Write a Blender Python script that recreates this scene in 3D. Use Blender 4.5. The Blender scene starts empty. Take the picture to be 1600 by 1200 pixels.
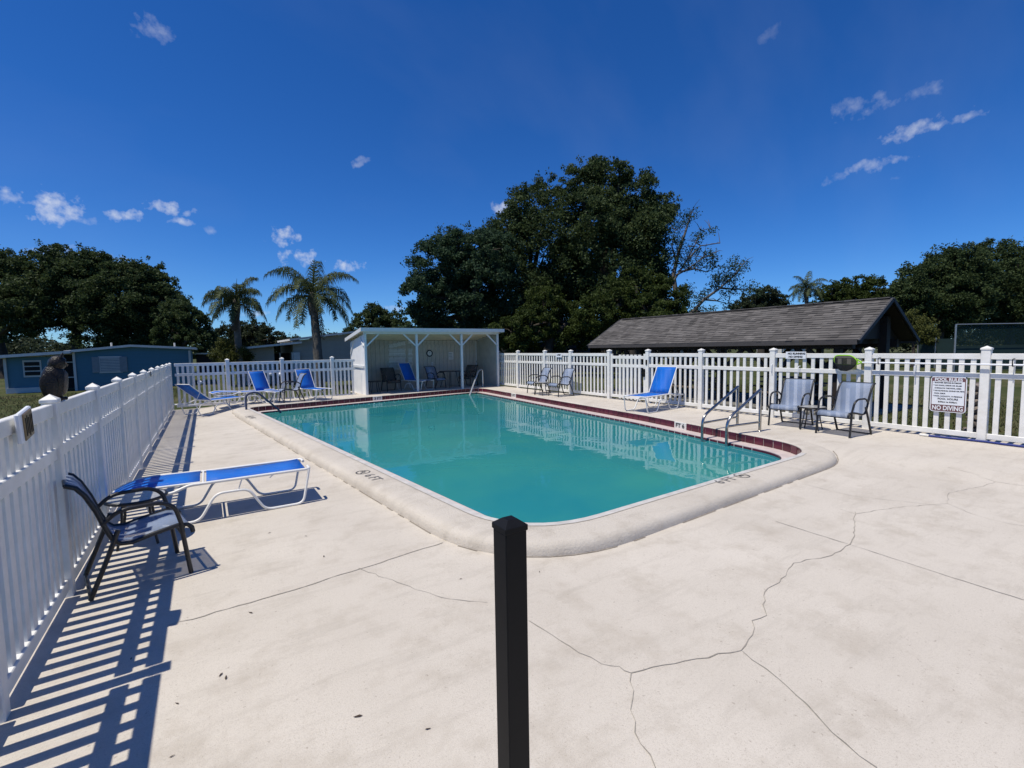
import bpy, bmesh, math, random
import numpy as np
from mathutils import Vector, Matrix

random.seed(7)
scene = bpy.context.scene
col = scene.collection

# ------------------------------------------------------------------ camera
CAMZ, FPX = 2.0, 743.58
PITCH, ROLL, YAW = math.radians(4.297), math.radians(-0.919), math.radians(32.674)
_cy, _sy = math.cos(YAW), math.sin(YAW)
FW = Vector((_sy * math.cos(PITCH), _cy * math.cos(PITCH), -math.sin(PITCH)))
_r0 = Vector((_cy, -_sy, 0)); _u0 = _r0.cross(FW)
RT = _r0 * math.cos(ROLL) + _u0 * math.sin(ROLL)
UP = -_r0 * math.sin(ROLL) + _u0 * math.cos(ROLL)
cam_d = bpy.data.cameras.new('camera')
cam = bpy.data.objects.new('camera', cam_d); col.objects.link(cam)
cam_d.sensor_width = 36.0; cam_d.lens = FPX / 1600 * 36
cam_d.clip_start = 0.05; cam_d.clip_end = 3000
M3 = Matrix((RT, UP, -FW)).transposed()
cam.matrix_world = Matrix.Translation((0, 0, CAMZ)) @ M3.to_4x4()
scene.camera = cam

# ------------------------------------------------------------------ sky, sun, exposure
SUN_EL = math.radians(66)
world = bpy.data.worlds.new('World'); scene.world = world; world.use_nodes = True
SKY_STRENGTH = 0.086
scene.view_settings.view_transform = 'Standard'; scene.view_settings.look = 'None'
scene.view_settings.exposure = 0.0; scene.view_settings.gamma = 1.0
scene.view_settings.use_curve_mapping = False
sun_d = bpy.data.lights.new('sun', 'SUN'); sun_d.energy = 4.9; sun_d.angle = math.radians(0.5)
sun_d.color = (1.0, 0.94, 0.81)
sun = bpy.data.objects.new('sun', sun_d); col.objects.link(sun)
sun.rotation_euler = Vector((math.cos(SUN_EL), 0.01, -math.sin(SUN_EL))).to_track_quat('-Z', 'Y').to_euler()
scene.cycles.max_bounces = 8; scene.cycles.transparent_max_bounces = 24
scene.cycles.caustics_reflective = False; scene.cycles.caustics_refractive = False

def pdir(px, py):
    return FW + RT * ((px - 800) / FPX) - UP * ((py - 600) / FPX)
def on_z(px, py, z):
    d = pdir(px, py); t = (z - CAMZ) / d.z
    return Vector((0, 0, CAMZ)) + d * t
def on_y(px, py, y):
    d = pdir(px, py); return Vector((0, 0, CAMZ)) + d * (y / d.y)
def on_x(px, py, x):
    d = pdir(px, py); return Vector((0, 0, CAMZ)) + d * (x / d.x)
def on_d(px, py, depth):
    return Vector((0, 0, CAMZ)) + pdir(px, py) * depth

def build_sky():
    nt = world.node_tree; N = nt.nodes; L = nt.links
    bg = N['Background']; bg.inputs[1].default_value = SKY_STRENGTH
    sky = N.new('ShaderNodeTexSky'); sky.sky_type = 'NISHITA'; sky.sun_disc = False
    sky.sun_elevation = SUN_EL; sky.sun_rotation = math.radians(-90)
    sky.air_density = 1.0; sky.dust_density = 0.05; sky.ozone_density = 4.0; sky.altitude = 1500
    hs = N.new('ShaderNodeHueSaturation'); hs.inputs['Saturation'].default_value = 1.25
    L.new(sky.outputs[0], hs.inputs['Color'])
    tc = N.new('ShaderNodeTexCoord')
    def math_(op, a, b=None, c=None, clamp=False):
        n = N.new('ShaderNodeMath'); n.operation = op; n.use_clamp = clamp
        for i, v in enumerate((a, b, c)):
            if v is None: continue
            if isinstance(v, (int, float)): n.inputs[i].default_value = v
            else: L.new(v, n.inputs[i])
        return n.outputs[0]
    def dot_(vec):
        n = N.new('ShaderNodeVectorMath'); n.operation = 'DOT_PRODUCT'
        L.new(tc.outputs['Generated'], n.inputs[0]); n.inputs[1].default_value = vec
        return n.outputs['Value']
    def noise(scale, detail, rough):
        n = N.new('ShaderNodeTexNoise'); n.inputs['Scale'].default_value = scale
        n.inputs['Detail'].default_value = detail; n.inputs['Roughness'].default_value = rough
        L.new(tc.outputs['Generated'], n.inputs['Vector']); return n.outputs['Fac']
    nz = noise(52, 5, 0.55); nz2 = noise(120, 3, 0.5)
    nn = math_('ADD', math_('MULTIPLY', nz, 2.4), math_('MULTIPLY', nz2, 0.8))
    nn = math_('SUBTRACT', nn, 1.62)
    #        px   py   w   h  tilt strength
    clouds = [(78, 322, 34, 19, -14, .95), (32, 310, 17, 7, -8, .6), (134, 344, 20, 6, -8, .4), (191, 337, 22, 9, 3, .85),
              (254, 325, 23, 10, -4, .85), (302, 331, 16, 6, 3, .7), (279, 346, 19, 5, -6, .6),
              (439, 368, 30, 16, 3, .95), (468, 403, 32, 15, 0, .95), (545, 415, 36, 12, -3, .9), (563, 252, 20, 8, 28, .4),
              (238, 48, 22, 13, -30, .35), (786, 328, 30, 14, -20, .85), (400, 490, 26, 7, 0, .6), (330, 362, 10, 8, -30, .35),
              (70, 392, 26, 7, 4, .5), (150, 403, 30, 8, -4, .6), (620, 482, 26, 8, 0, .5),
              (1432, 202, 36, 10, 24, .6), (1493, 187, 24, 5, 18, .45), (1345, 168, 36, 13, 17, .28), (1452, 140, 20, 9, 18, .25),
              (1366, 257, 32, 8, 14, .5), (1304, 278, 13, 7, 30, .3), (1404, 277, 10, 4, 18, .25), (1208, 48, 22, 10, 28, .15)]
    acc = None
    for px, py, w, h, tilt, s in clouds:
        d = pdir(px, py); k = FPX / d.length; d.normalize()
        rr = (RT - d * RT.dot(d)).normalized(); uu = rr.cross(-d).normalized()
        if uu.z < 0: uu = -uu
        t = math.radians(tilt)
        a = rr * math.cos(t) + uu * math.sin(t); b = -rr * math.sin(t) + uu * math.cos(t)
        U = math_('MULTIPLY', dot_(a), k / w); V = math_('MULTIPLY', dot_(b), k / h)
        r2 = math_('ADD', math_('MULTIPLY', U, U), math_('MULTIPLY', V, V))
        m = math_('SUBTRACT', 0.42, r2)
        m = math_('ADD', m, nn)
        m = math_('MULTIPLY', m, .85, clamp=True)
        # only this side of the sky, and nothing far from the cloud's own place
        m = math_('MULTIPLY', m, math_('GREATER_THAN', dot_(d), 0.0))
        m = math_('MULTIPLY', m, math_('SUBTRACT', 2.2, r2, clamp=True))
        m = math_('MULTIPLY', m, s)
        acc = m if acc is None else math_('MAXIMUM', acc, m)
    # very faint cirrus veil
    mp = N.new('ShaderNodeMapping'); mp.inputs['Scale'].default_value = (1.2, 5.0, 3.0); mp.inputs['Rotation'].default_value = (0.3, 0.2, 0.9)
    L.new(tc.outputs['Generated'], mp.inputs[0])
    ci = N.new('ShaderNodeTexNoise'); ci.inputs['Scale'].default_value = 1.4; ci.inputs['Detail'].default_value = 5
    L.new(mp.outputs[0], ci.inputs['Vector'])
    veil = math_('MULTIPLY', math_('SUBTRACT', ci.outputs['Fac'], 0.45, clamp=True), 0.09)
    acc = math_('MAXIMUM', acc, veil)
    mix = N.new('ShaderNodeMix'); mix.data_type = 'RGBA'
    gr = N.new('ShaderNodeVectorMath'); gr.operation = 'MULTIPLY'; gr.inputs[1].default_value = (.63, .97, 1.40)
    L.new(hs.outputs[0], gr.inputs[0])
    L.new(acc, mix.inputs['Factor']); L.new(gr.outputs[0], mix.inputs['A'])
    mix.inputs['B'].default_value = (9.0, 9.4, 10.2, 1)
    L.new(mix.outputs['Result'], bg.inputs[0])
build_sky()

# ------------------------------------------------------------------ helpers
def tag(o, label=None, cat=None, group=None, kind=None):
    if label: o['label'] = label
    if cat: o['category'] = cat
    if group: o['group'] = group
    if kind: o['kind'] = kind
    return o
def thing(name, label, cat, loc=(0, 0, 0), rz=0.0, group=None):
    o = bpy.data.objects.new(name, None); col.objects.link(o)
    o.location = loc; o.rotation_euler = (0, 0, rz); o.empty_display_size = 0.2
    return tag(o, label, cat, group)
def link(name, mesh, parent=None, loc=None, rz=None, scale=None):
    o = bpy.data.objects.new(name, mesh); col.objects.link(o)
    if parent: o.parent = parent
    if loc is not None: o.location = loc
    if rz is not None: o.rotation_euler = (0, 0, rz)
    if scale is not None: o.scale = scale
    return o
def kids(o): return [c for c in o.children]
def copy_tree(o, parent=None):
    c = o.copy(); col.objects.link(c)
    if parent: c.parent = parent
    for ch in kids(o): copy_tree(ch, c)
    return c

class MB:
    def __init__(s): s.v = []; s.f = []; s.m = []; s.sm = []
    def add(s, vs, fs, mi=0, smooth=False):
        b = len(s.v); s.v += [tuple(v) for v in vs]
        for f in fs: s.f.append(tuple(b + i for i in f)); s.m.append(mi); s.sm.append(smooth)
        return s
    def box(s, c, d, R=None, mi=0):
        x, y, z = d[0] / 2, d[1] / 2, d[2] / 2
        vs = [Vector((sx * x, sy * y, sz * z)) for sz in (-1, 1) for sy in (-1, 1) for sx in (-1, 1)]
        if R is not None: vs = [R @ v for v in vs]
        vs = [v + Vector(c) for v in vs]
        return s.add(vs, [(0, 2, 3, 1), (4, 5, 7, 6), (0, 1, 5, 4), (2, 6, 7, 3), (0, 4, 6, 2), (1, 3, 7, 5)], mi)
    def rbox(s, c, d, b=0.006, R=None, mi=0):      # box with chamfered edges
        x, y, z = [k / 2 for k in d]; b = min(b, x * .9, y * .9, z * .9)
        bm = bmesh.new(); bmesh.ops.create_cube(bm, size=1)
        for v in bm.verts: v.co = Vector((v.co.x * d[0], v.co.y * d[1], v.co.z * d[2]))
        bmesh.ops.bevel(bm, geom=bm.edges[:], offset=b, segments=1, affect='EDGES')
        bm.verts.index_update()
        vs = [(R @ v.co if R is not None else v.co) + Vector(c) for v in bm.verts]
        s.add(vs, [[v.index for v in f.verts] for f in bm.faces], mi); bm.free(); return s
    def bar(s, a, b, w, h, mi=0, up=(0, 0, 1)):
        a = Vector(a); b = Vector(b); d = b - a; L = d.length; d.normalize()
        u = Vector(up)
        if abs(u.dot(d)) > .97: u = Vector((1, 0, 0))
        sd = d.cross(u).normalized(); u = sd.cross(d)
        return s.box((a + b) / 2, (L, w, h), Matrix((d, -sd, u)).transposed(), mi)
    def tube(s, pts, r, n=8, closed=False, mi=0, cap=True):
        pts = [Vector(p) for p in pts]; m = len(pts)
        rs = r if isinstance(r, (list, tuple)) else [r] * m
        T = []
        for i in range(m):
            a = pts[(i - 1) % m] if (closed or i > 0) else pts[i]
            b = pts[(i + 1) % m] if (closed or i < m - 1) else pts[i]
            T.append((b - a).normalized())
        ref = Vector((0, 0, 1)) if abs(T[0].z) < .9 else Vector((1, 0, 0))
        nrm = (ref - T[0] * ref.dot(T[0])).normalized()
        vs = []
        for i in range(m):
            nrm = (nrm - T[i] * nrm.dot(T[i]))
            nrm = nrm.normalized() if nrm.length > 1e-6 else T[i].orthogonal().normalized()
            bn = T[i].cross(nrm)
            for k in range(n):
                a = 2 * math.pi * k / n
                vs.append(pts[i] + (nrm * math.cos(a) + bn * math.sin(a)) * rs[i])
        fs = []
        for i in range(m if closed else m - 1):
            j = (i + 1) % m
            for k in range(n):
                k2 = (k + 1) % n
                fs.append((i * n + k, i * n + k2, j * n + k2, j * n + k))
        s.add(vs, fs, mi, True)
        if cap and not closed:
            s.add(vs[:n], [tuple(range(n - 1, -1, -1))], mi); s.add(vs[-n:], [tuple(range(n))], mi)
        return s
    def lathe(s, prof, c=(0, 0, 0), n=16, mi=0, smooth=True):
        c = Vector(c); vs = []; fs = []
        for r, z in prof:
            for k in range(n):
                a = 2 * math.pi * k / n; vs.append(c + Vector((r * math.cos(a), r * math.sin(a), z)))
        for i in range(len(prof) - 1):
            for k in range(n):
                k2 = (k + 1) % n; fs.append((i * n + k, i * n + k2, (i + 1) * n + k2, (i + 1) * n + k))
        s.add(vs, fs, mi, smooth)
        if prof[0][0] > 1e-4: s.add(vs[:n], [tuple(range(n - 1, -1, -1))], mi)
        if prof[-1][0] > 1e-4: s.add(vs[-n:], [tuple(range(n))], mi)
        return s
    def ribbon(s, prof, y0, y1, th=0.006, mi=0):    # side profile (x,z) swept across y, with thickness
        pts = [Vector((p[0], 0, p[1])) for p in prof]; m = len(pts); nr = []
        for i in range(m):
            t = (pts[min(i + 1, m - 1)] - pts[max(i - 1, 0)]).normalized(); nr.append(Vector((-t.z, 0, t.x)))
        vs = []
        for i in range(m):
            for y in (y0, y1):
                for q in (th / 2, -th / 2):
                    p = pts[i] + nr[i] * q; vs.append((p.x, y, p.z))
        fs = []
        for i in range(m - 1):
            a = i * 4; b = a + 4
            fs += [(a, b, b + 2, a + 2), (a + 1, a + 3, b + 3, b + 1), (a, a + 1, b + 1, b), (a + 2, b + 2, b + 3, a + 3)]
        fs += [(0, 2, 3, 1), ((m - 1) * 4, (m - 1) * 4 + 1, (m - 1) * 4 + 3, (m - 1) * 4 + 2)]
        return s.add(vs, fs, mi, True)
    def prism(s, poly, h0, h1, axis='z', mi=0):
        n = len(poly)
        def P(p, h): return {'z': (p[0], p[1], h), 'y': (p[0], h, p[1]), 'x': (h, p[0], p[1])}[axis]
        vs = [P(p, h0) for p in poly] + [P(p, h1) for p in poly]
        fs = [tuple(range(n - 1, -1, -1)), tuple(range(n, 2 * n))] + [(i, (i + 1) % n, n + (i + 1) % n, n + i) for i in range(n)]
        return s.add(vs, fs, mi)
    def mesh(s, name, mats):
        me = bpy.data.meshes.new(name); me.from_pydata(s.v, [], s.f)
        for m in (mats if isinstance(mats, (list, tuple)) else [mats]): me.materials.append(m)
        me.polygons.foreach_set('material_index', s.m); me.polygons.foreach_set('use_smooth', s.sm)
        bm = bmesh.new(); bm.from_mesh(me); bmesh.ops.recalc_face_normals(bm, faces=bm.faces); bm.to_mesh(me); bm.free()
        me.update(); return me
    def up_mesh(s, name, m):      # a level sheet whose faces look up
        me = bpy.data.meshes.new(name); me.from_pydata(s.v, [], s.f); me.materials.append(m); me.update()
        if me.polygons[0].normal.z < 0: me.flip_normals()
        return me
    def build(s, name, mats, parent=None, **kw): return link(name, s.mesh(name, mats), parent, **kw)

def fillet(pts, r, n=5, closed=False):
    pts = [Vector(p) for p in pts]; out = []; m = len(pts)
    for i, p in enumerate(pts):
        if not closed and i in (0, m - 1): out.append(p); continue
        a = pts[(i - 1) % m] - p; b = pts[(i + 1) % m] - p
        rr = r[i] if isinstance(r, (list, tuple)) else r
        q = min(rr, a.length * .48, b.length * .48)
        A = p + a.normalized() * q; B = p + b.normalized() * q
        for k in range(n + 1):
            t = k / n; out.append(A * (1 - t) ** 2 + p * 2 * t * (1 - t) + B * t * t)
    return out
def smooth(t, a, b):
    t = min(1, max(0, (t - a) / (b - a))); return t * t * (3 - 2 * t)

# ------------------------------------------------------------------ materials
def mat(name, color, rough=0.6, metal=0.0, spec=0.4, var=0.0, vscale=6.0, bump=0.0, bscale=60.0, dark=None, coat=0.0, trans=None, rnd=0.0):
    m = bpy.data.materials.new(name); m.use_nodes = True; nt = m.node_tree; N = nt.nodes; L = nt.links
    p = N['Principled BSDF']
    p.inputs['Base Color'].default_value = (*color, 1); p.inputs['Roughness'].default_value = rough
    p.inputs['Metallic'].default_value = metal; p.inputs['Specular IOR Level'].default_value = spec
    if coat: p.inputs['Coat Weight'].default_value = coat
    tc = N.new('ShaderNodeTexCoord')
    if var > 0:
        n = N.new('ShaderNodeTexNoise'); n.inputs['Scale'].default_value = vscale; n.inputs['Detail'].default_value = 7; n.inputs['Roughness'].default_value = .62
        L.new(tc.outputs['Object'], n.inputs['Vector'])
        rp = N.new('ShaderNodeMapRange'); rp.inputs[1].default_value = .3; rp.inputs[2].default_value = .7
        L.new(n.outputs['Fac'], rp.inputs[0])
        mx = N.new('ShaderNodeMix'); mx.data_type = 'RGBA'; L.new(rp.outputs[0], mx.inputs['Factor'])
        d = dark if dark else tuple(c * (1 - var) for c in color)
        mx.inputs['A'].default_value = (*d, 1); mx.inputs['B'].default_value = (*color, 1)
        out = mx.outputs['Result']
        if rnd:
            oi = N.new('ShaderNodeObjectInfo'); r2 = N.new('ShaderNodeMapRange'); r2.inputs[3].default_value = 1 - rnd; r2.inputs[4].default_value = 1 + rnd
            L.new(oi.outputs['Random'], r2.inputs[0])
            sc = N.new('ShaderNodeVectorMath'); sc.operation = 'SCALE'; L.new(out, sc.inputs[0]); L.new(r2.outputs[0], sc.inputs['Scale']); out = sc.outputs[0]
        L.new(out, p.inputs['Base Color'])
    if bump > 0:
        n = N.new('ShaderNodeTexNoise'); n.inputs['Scale'].default_value = bscale; n.inputs['Detail'].default_value = 4
        L.new(tc.outputs['Object'], n.inputs['Vector'])
        b = N.new('ShaderNodeBump'); b.inputs['Strength'].default_value = bump; b.inputs['Distance'].default_value = 0.02
        L.new(n.outputs['Fac'], b.inputs['Height']); L.new(b.outputs[0], p.inputs['Normal'])
    return m

M = {}
M['vinyl'] = mat('white_vinyl', (.80, .79, .77), .45, var=.2, vscale=5, dark=(.66, .645, .60))
M['vinyl_dirty'] = mat('weathered_vinyl', (.74, .73, .71), .5, var=.2, vscale=7, dark=(.55, .53, .47))
M['black_metal'] = mat('black_powder_coat', (.006, .006, .007), .55, spec=.22, var=.3, vscale=30)
M['chair_frame'] = mat('charcoal_frame', (.014, .014, .016), .4, spec=.5, var=.3, vscale=20)
M['white_frame'] = mat('white_frame', (.78, .77, .75), .35, var=.08, vscale=8)
M['steel'] = mat('brushed_steel', (.46, .44, .41), .22, metal=1.0, var=.25, vscale=14)
M['bright_steel'] = mat('polished_steel', (.72, .74, .76), .3, metal=.75, var=.1, vscale=14)
M['blue_cover'] = mat('navy_rail_cover', (.055, .07, .14), .6, var=.3, vscale=15)
M['tile'] = mat('maroon_tile', (.105, .012, .028), .16, spec=.5, var=.35, vscale=9, rnd=.25)
M['grout'] = mat('grout', (.55, .45, .43), .8, var=.2, vscale=12)
M['ledge'] = mat('pool_ledge', (.58, .49, .47), .6, var=.2, vscale=5, bump=.2)
M['marker'] = mat('marker_tile', (.72, .70, .66), .3, var=.12, vscale=18)
M['ink'] = mat('black_ink', (.016, .016, .018), .6, var=.4, vscale=40)
M['stencil'] = mat('stencil_paint', (.07, .068, .075), .7, var=.8, vscale=45, dark=(.22, .21, .20))
M['stain'] = mat('joint_dirt', (.17, .145, .12), .95, var=.7, vscale=14, dark=(.34, .30, .26))
M['edge_white'] = mat('white_edge_paint', (.57, .55, .53), .6, var=.3, vscale=6)
M['plaster'] = mat('pool_plaster', (.20, .42, .44), .7, var=.25, vscale=.7)
M['crack'] = mat('crack_fill', (.36, .33, .29), .95, var=.4, vscale=25)
M['glass_top'] = mat('table_top', (.42, .42, .41), .25, var=.4, vscale=55)
M['dark_top'] = mat('dark_table_top', (.03, .03, .032), .3, var=.4, vscale=40)
M['blue_siding'] = mat('blue_siding', (.062, .170, .235), .6, var=.14, vscale=2)
M['grey_siding'] = mat('grey_siding', (.33, .315, .28), .6, var=.12, vscale=2)
M['roof_metal'] = mat('pale_roof_metal', (.62, .62, .60), .5, var=.15, vscale=2)
M['roof_trim'] = mat('pale_trim', (.55, .55, .53), .5, var=.15, vscale=4)
M['dark_gap'] = mat('dark_screen', (.010, .011, .012), .8, var=.3, vscale=5)
M['window_glass'] = mat('window_glass', (.05, .07, .08), .08, spec=.6, var=.3, vscale=2)
M['shutter'] = mat('grey_shutter', (.22, .25, .28), .6, var=.2, vscale=8)
M['navy_wall'] = mat('navy_shed', (.012, .022, .05), .6, var=.3, vscale=2)
M['wood_dark'] = mat('dark_stained_timber', (.030, .022, .018), .7, var=.4, vscale=8)
M['bark'] = mat('oak_bark', (.060, .050, .040), .9, var=.5, vscale=5, bump=.7, bscale=12)
M['pale_bark'] = mat('pale_bark', (.13, .115, .10), .9, var=.5, vscale=5, bump=.5, bscale=12)
M['palm_bark'] = mat('palm_bark', (.15, .135, .115), .9, var=.5, vscale=7, bump=.6, bscale=16)
M['dead_frond'] = mat('dead_frond', (.085, .062, .042), .9, var=.4, vscale=6)
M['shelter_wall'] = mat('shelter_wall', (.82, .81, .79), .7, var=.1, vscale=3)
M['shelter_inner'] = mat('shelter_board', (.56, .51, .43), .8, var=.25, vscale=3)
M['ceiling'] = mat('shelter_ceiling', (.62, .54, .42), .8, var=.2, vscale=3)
M['shelter_trim'] = mat('shelter_trim', (.72, .73, .73), .45, var=.1, vscale=5)
M['net_green'] = mat('lime_plastic', (.30, .62, .03), .4, var=.12, vscale=9)
M['net_black'] = mat('black_mesh_net', (.008, .008, .009), .8, var=.3, vscale=30)
M['sign_white'] = mat('sign_white', (.74, .76, .80), .4, var=.05, vscale=9)
M['sign_maroon'] = mat('sign_maroon', (.155, .072, .078), .45, var=.15, vscale=9)
M['paper'] = mat('paper', (.70, .69, .66), .7, var=.1, vscale=12)
M['owl'] = mat('owl_plastic', (.008, .0065, .006), .34, spec=.28, var=.7, vscale=28, dark=(.022, .017, .014), bump=.5, bscale=45)
M['owl_pale'] = mat('owl_breast', (.15, .12, .09), .45, var=.6, vscale=30, dark=(.05, .04, .032), bump=.4, bscale=45)
M['gauge'] = mat('gauge_tan', (.24, .17, .085), .4, var=.4, vscale=25)
M['screen_green'] = mat('windscreen_green', (.012, .035, .034), .8, var=.25, vscale=2)
M['galv'] = mat('galvanised', (.42, .43, .44), .4, metal=.7, var=.2, vscale=10)
M['hose'] = mat('blue_hose', (.02, .035, .20), .5, var=.2, vscale=9)
M['stone'] = mat('field_stone', (.20, .17, .15), .9, var=.5, vscale=9, bump=.5, bscale=20, rnd=.35)
M['leaf_dead'] = mat('dead_leaf', (.075, .05, .032), .8, var=.4, vscale=40)
M['clock_rim'] = mat('clock_rim', (.012, .012, .014), .4, var=.2, vscale=20)
M['slab'] = mat('old_concrete', (.20, .19, .17), .85, var=.3, vscale=1.5, bump=.2)
M['brown_wood'] = mat('weathered_wood', (.13, .095, .07), .8, var=.4, vscale=6)
M['hill'] = mat('pale_path', (.42, .39, .34), .9, var=.3, vscale=1)

def fabric(name, c, see=0.22, c2=None):
    m = bpy.data.materials.new(name); m.use_nodes = True; nt = m.node_tree; N = nt.nodes; L = nt.links
    p = N['Principled BSDF']; p.inputs['Roughness'].default_value = .6; p.inputs['Specular IOR Level'].default_value = .25
    tc = N.new('ShaderNodeTexCoord'); n = N.new('ShaderNodeTexNoise'); n.inputs['Scale'].default_value = 5; n.inputs['Detail'].default_value = 6
    L.new(tc.outputs['Object'], n.inputs['Vector'])
    w = N.new('ShaderNodeTexWave'); w.inputs['Scale'].default_value = 60; w.bands_direction = 'Y'; w.inputs['Distortion'].default_value = .5
    L.new(tc.outputs['Object'], w.inputs['Vector'])
    ad = N.new('ShaderNodeMath'); ad.operation = 'MULTIPLY_ADD'; L.new(w.outputs['Fac'], ad.inputs[0]); ad.inputs[1].default_value = .35; L.new(n.outputs['Fac'], ad.inputs[2])
    mx = N.new('ShaderNodeMix'); mx.data_type = 'RGBA'; L.new(ad.outputs[0], mx.inputs['Factor'])
    d = c2 or tuple(k * .72 for k in c)
    mx.inputs['A'].default_value = (*d, 1); mx.inputs['B'].default_value = (*c, 1); L.new(mx.outputs['Result'], p.inputs['Base Color'])
    tr = N.new('ShaderNodeBsdfTransparent'); ms = N.new('ShaderNodeMixShader'); ms.inputs[0].default_value = see
    L.new(p.outputs[0], ms.inputs[1]); L.new(tr.outputs[0], ms.inputs[2]); L.new(ms.outputs[0], N['Material Output'].inputs[0])
    return m
M['sling_blue'] = fabric('blue_sling', (.006, .155, .62), .16, (.006, .11, .50))
M['sling_grey'] = fabric('grey_blue_sling', (.30, .37, .52), .46)
M['sling_brown'] = fabric('brown_sling', (.12, .095, .08), .4)
M['mesh_screen'] = fabric('mesh_screen', (.02, .05, .048), .72)
M['net'] = fabric('pool_net', (.008, .008, .009), .15)

def foliage(name, c1, c2, c3=None, transl=.36):
    m = bpy.data.materials.new(name); m.use_nodes = True; nt = m.node_tree; N = nt.nodes; L = nt.links
    p = N['Principled BSDF']; p.inputs['Roughness'].default_value = .6; p.inputs['Specular IOR Level'].default_value = .14
    g = N.new('ShaderNodeNewGeometry'); tc = N.new('ShaderNodeTexCoord')
    n = N.new('ShaderNodeTexNoise'); n.inputs['Scale'].default_value = .55; n.inputs['Detail'].default_value = 4
    L.new(tc.outputs['Object'], n.inputs['Vector'])
    ad = N.new('ShaderNodeMath'); ad.operation = 'MULTIPLY_ADD'; L.new(g.outputs['Random Per Island'], ad.inputs[0]); ad.inputs[1].default_value = .55
    mr = N.new('ShaderNodeMapRange'); mr.inputs[1].default_value = .3; mr.inputs[2].default_value = .7; mr.inputs[4].default_value = .5
    L.new(n.outputs['Fac'], mr.inputs[0]); L.new(mr.outputs[0], ad.inputs[2])
    r = N.new('ShaderNodeValToRGB'); L.new(ad.outputs[0], r.inputs[0])
    r.color_ramp.elements[0].color = (*c1, 1); r.color_ramp.elements[1].color = (*c2, 1)
    if c3: e = r.color_ramp.elements.new(.97); e.color = (*c3, 1); r.color_ramp.elements[1].position = .9
    L.new(r.outputs[0], p.inputs['Base Color'])
    t = N.new('ShaderNodeBsdfTranslucent'); L.new(r.outputs[0], t.inputs[0])
    ms = N.new('ShaderNodeMixShader'); ms.inputs[0].default_value = transl
    L.new(p.outputs[0], ms.inputs[1]); L.new(t.outputs[0], ms.inputs[2]); L.new(ms.outputs[0], N['Material Output'].inputs[0])
    return m
M['leaf_oak'] = foliage('oak_leaves', (.014, .030, .010), (.046, .082, .026), (.080, .112, .044))
M['leaf_oak2'] = foliage('oak_leaves_olive', (.022, .036, .009), (.070, .098, .024))
M['leaf_blue'] = foliage('blue_green_leaves', (.018, .040, .022), (.058, .098, .052))
M['leaf_far'] = foliage('far_leaves', (.025, .036, .020), (.06, .078, .04))
M['leaf_palm'] = foliage('palm_leaflets', (.018, .042, .012), (.060, .100, .032), (.11, .13, .06), .25)
M['leaf_shrub'] = foliage('shrub_leaves', (.045, .055, .015), (.12, .13, .035))
M['grass'] = foliage('grass_blades', (.04, .055, .018), (.10, .11, .04), (.16, .14, .07))

def deck_material(name='painted_concrete', bump=.35, bs=120):
    m = bpy.data.materials.new(name); m.use_nodes = True; nt = m.node_tree; N = nt.nodes; L = nt.links
    p = N['Principled BSDF']; p.inputs['Roughness'].default_value = .75; p.inputs['Specular IOR Level'].default_value = .25
    tc = N.new('ShaderNodeTexCoord')
    def noise(s, d, r=.6, mapping=None):
        n = N.new('ShaderNodeTexNoise'); n.inputs['Scale'].default_value = s; n.inputs['Detail'].default_value = d; n.inputs['Roughness'].default_value = r
        if mapping:
            mp = N.new('ShaderNodeMapping'); mp.inputs['Scale'].default_value = mapping; mp.inputs['Rotation'].default_value = (0, 0, .5); L.new(tc.outputs['Object'], mp.inputs[0]); L.new(mp.outputs[0], n.inputs['Vector'])
        else: L.new(tc.outputs['Object'], n.inputs['Vector'])
        return n.outputs['Fac']
    def rng(x, a, b, c=0, d=1):
        r = N.new('ShaderNodeMapRange'); L.new(x, r.inputs[0])
        for i, v in enumerate((a, b, c, d)): r.inputs[i + 1].default_value = v
        return r.outputs[0]
    def mix(f, a, b):
        x = N.new('ShaderNodeMix'); x.data_type = 'RGBA'; L.new(f, x.inputs['Factor'])
        for k, v in (('A', a), ('B', b)):
            if isinstance(v, tuple): x.inputs[k].default_value = (*v, 1)
            else: L.new(v, x.inputs[k])
        return x.outputs['Result']
    c = mix(rng(noise(.55, 6), .35, .68), (.500, .456, .402), (.570, .524, .466))
    c = mix(rng(noise(2.4, 8, .7), .50, .72, 0, .68), c, (.385, .34, .285))             # worn patches
    c = mix(rng(noise(1.1, 8, .72, (1, 5, 1)), .52, .74, 0, .5), c, (.36, .325, .28))      # streaky wear
    c = mix(rng(noise(75, 4, .75), .50, .72, 0, .42), c, (.36, .325, .285))          # fine grain
    c = mix(rng(noise(210, 2, .6), .58, .68, 0, .75), c, (.34, .30, .25))            # speckle of bare aggregate
    c = mix(rng(noise(38, 3, .6), .66, .72, 0, .7), c, (.30, .26, .22))             # chips
    L.new(c, p.inputs['Base Color'])
    b = N.new('ShaderNodeBump'); b.inputs['Strength'].default_value = bump; b.inputs['Distance'].default_value = .006 if bump < .5 else .012
    L.new(noise(bs, 6, .7), b.inputs['Height']); L.new(b.outputs[0], p.inputs['Normal'])
    return m
M['deck'] = deck_material(); M['curb'] = deck_material('curb_plaster', .8, 45)
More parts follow.
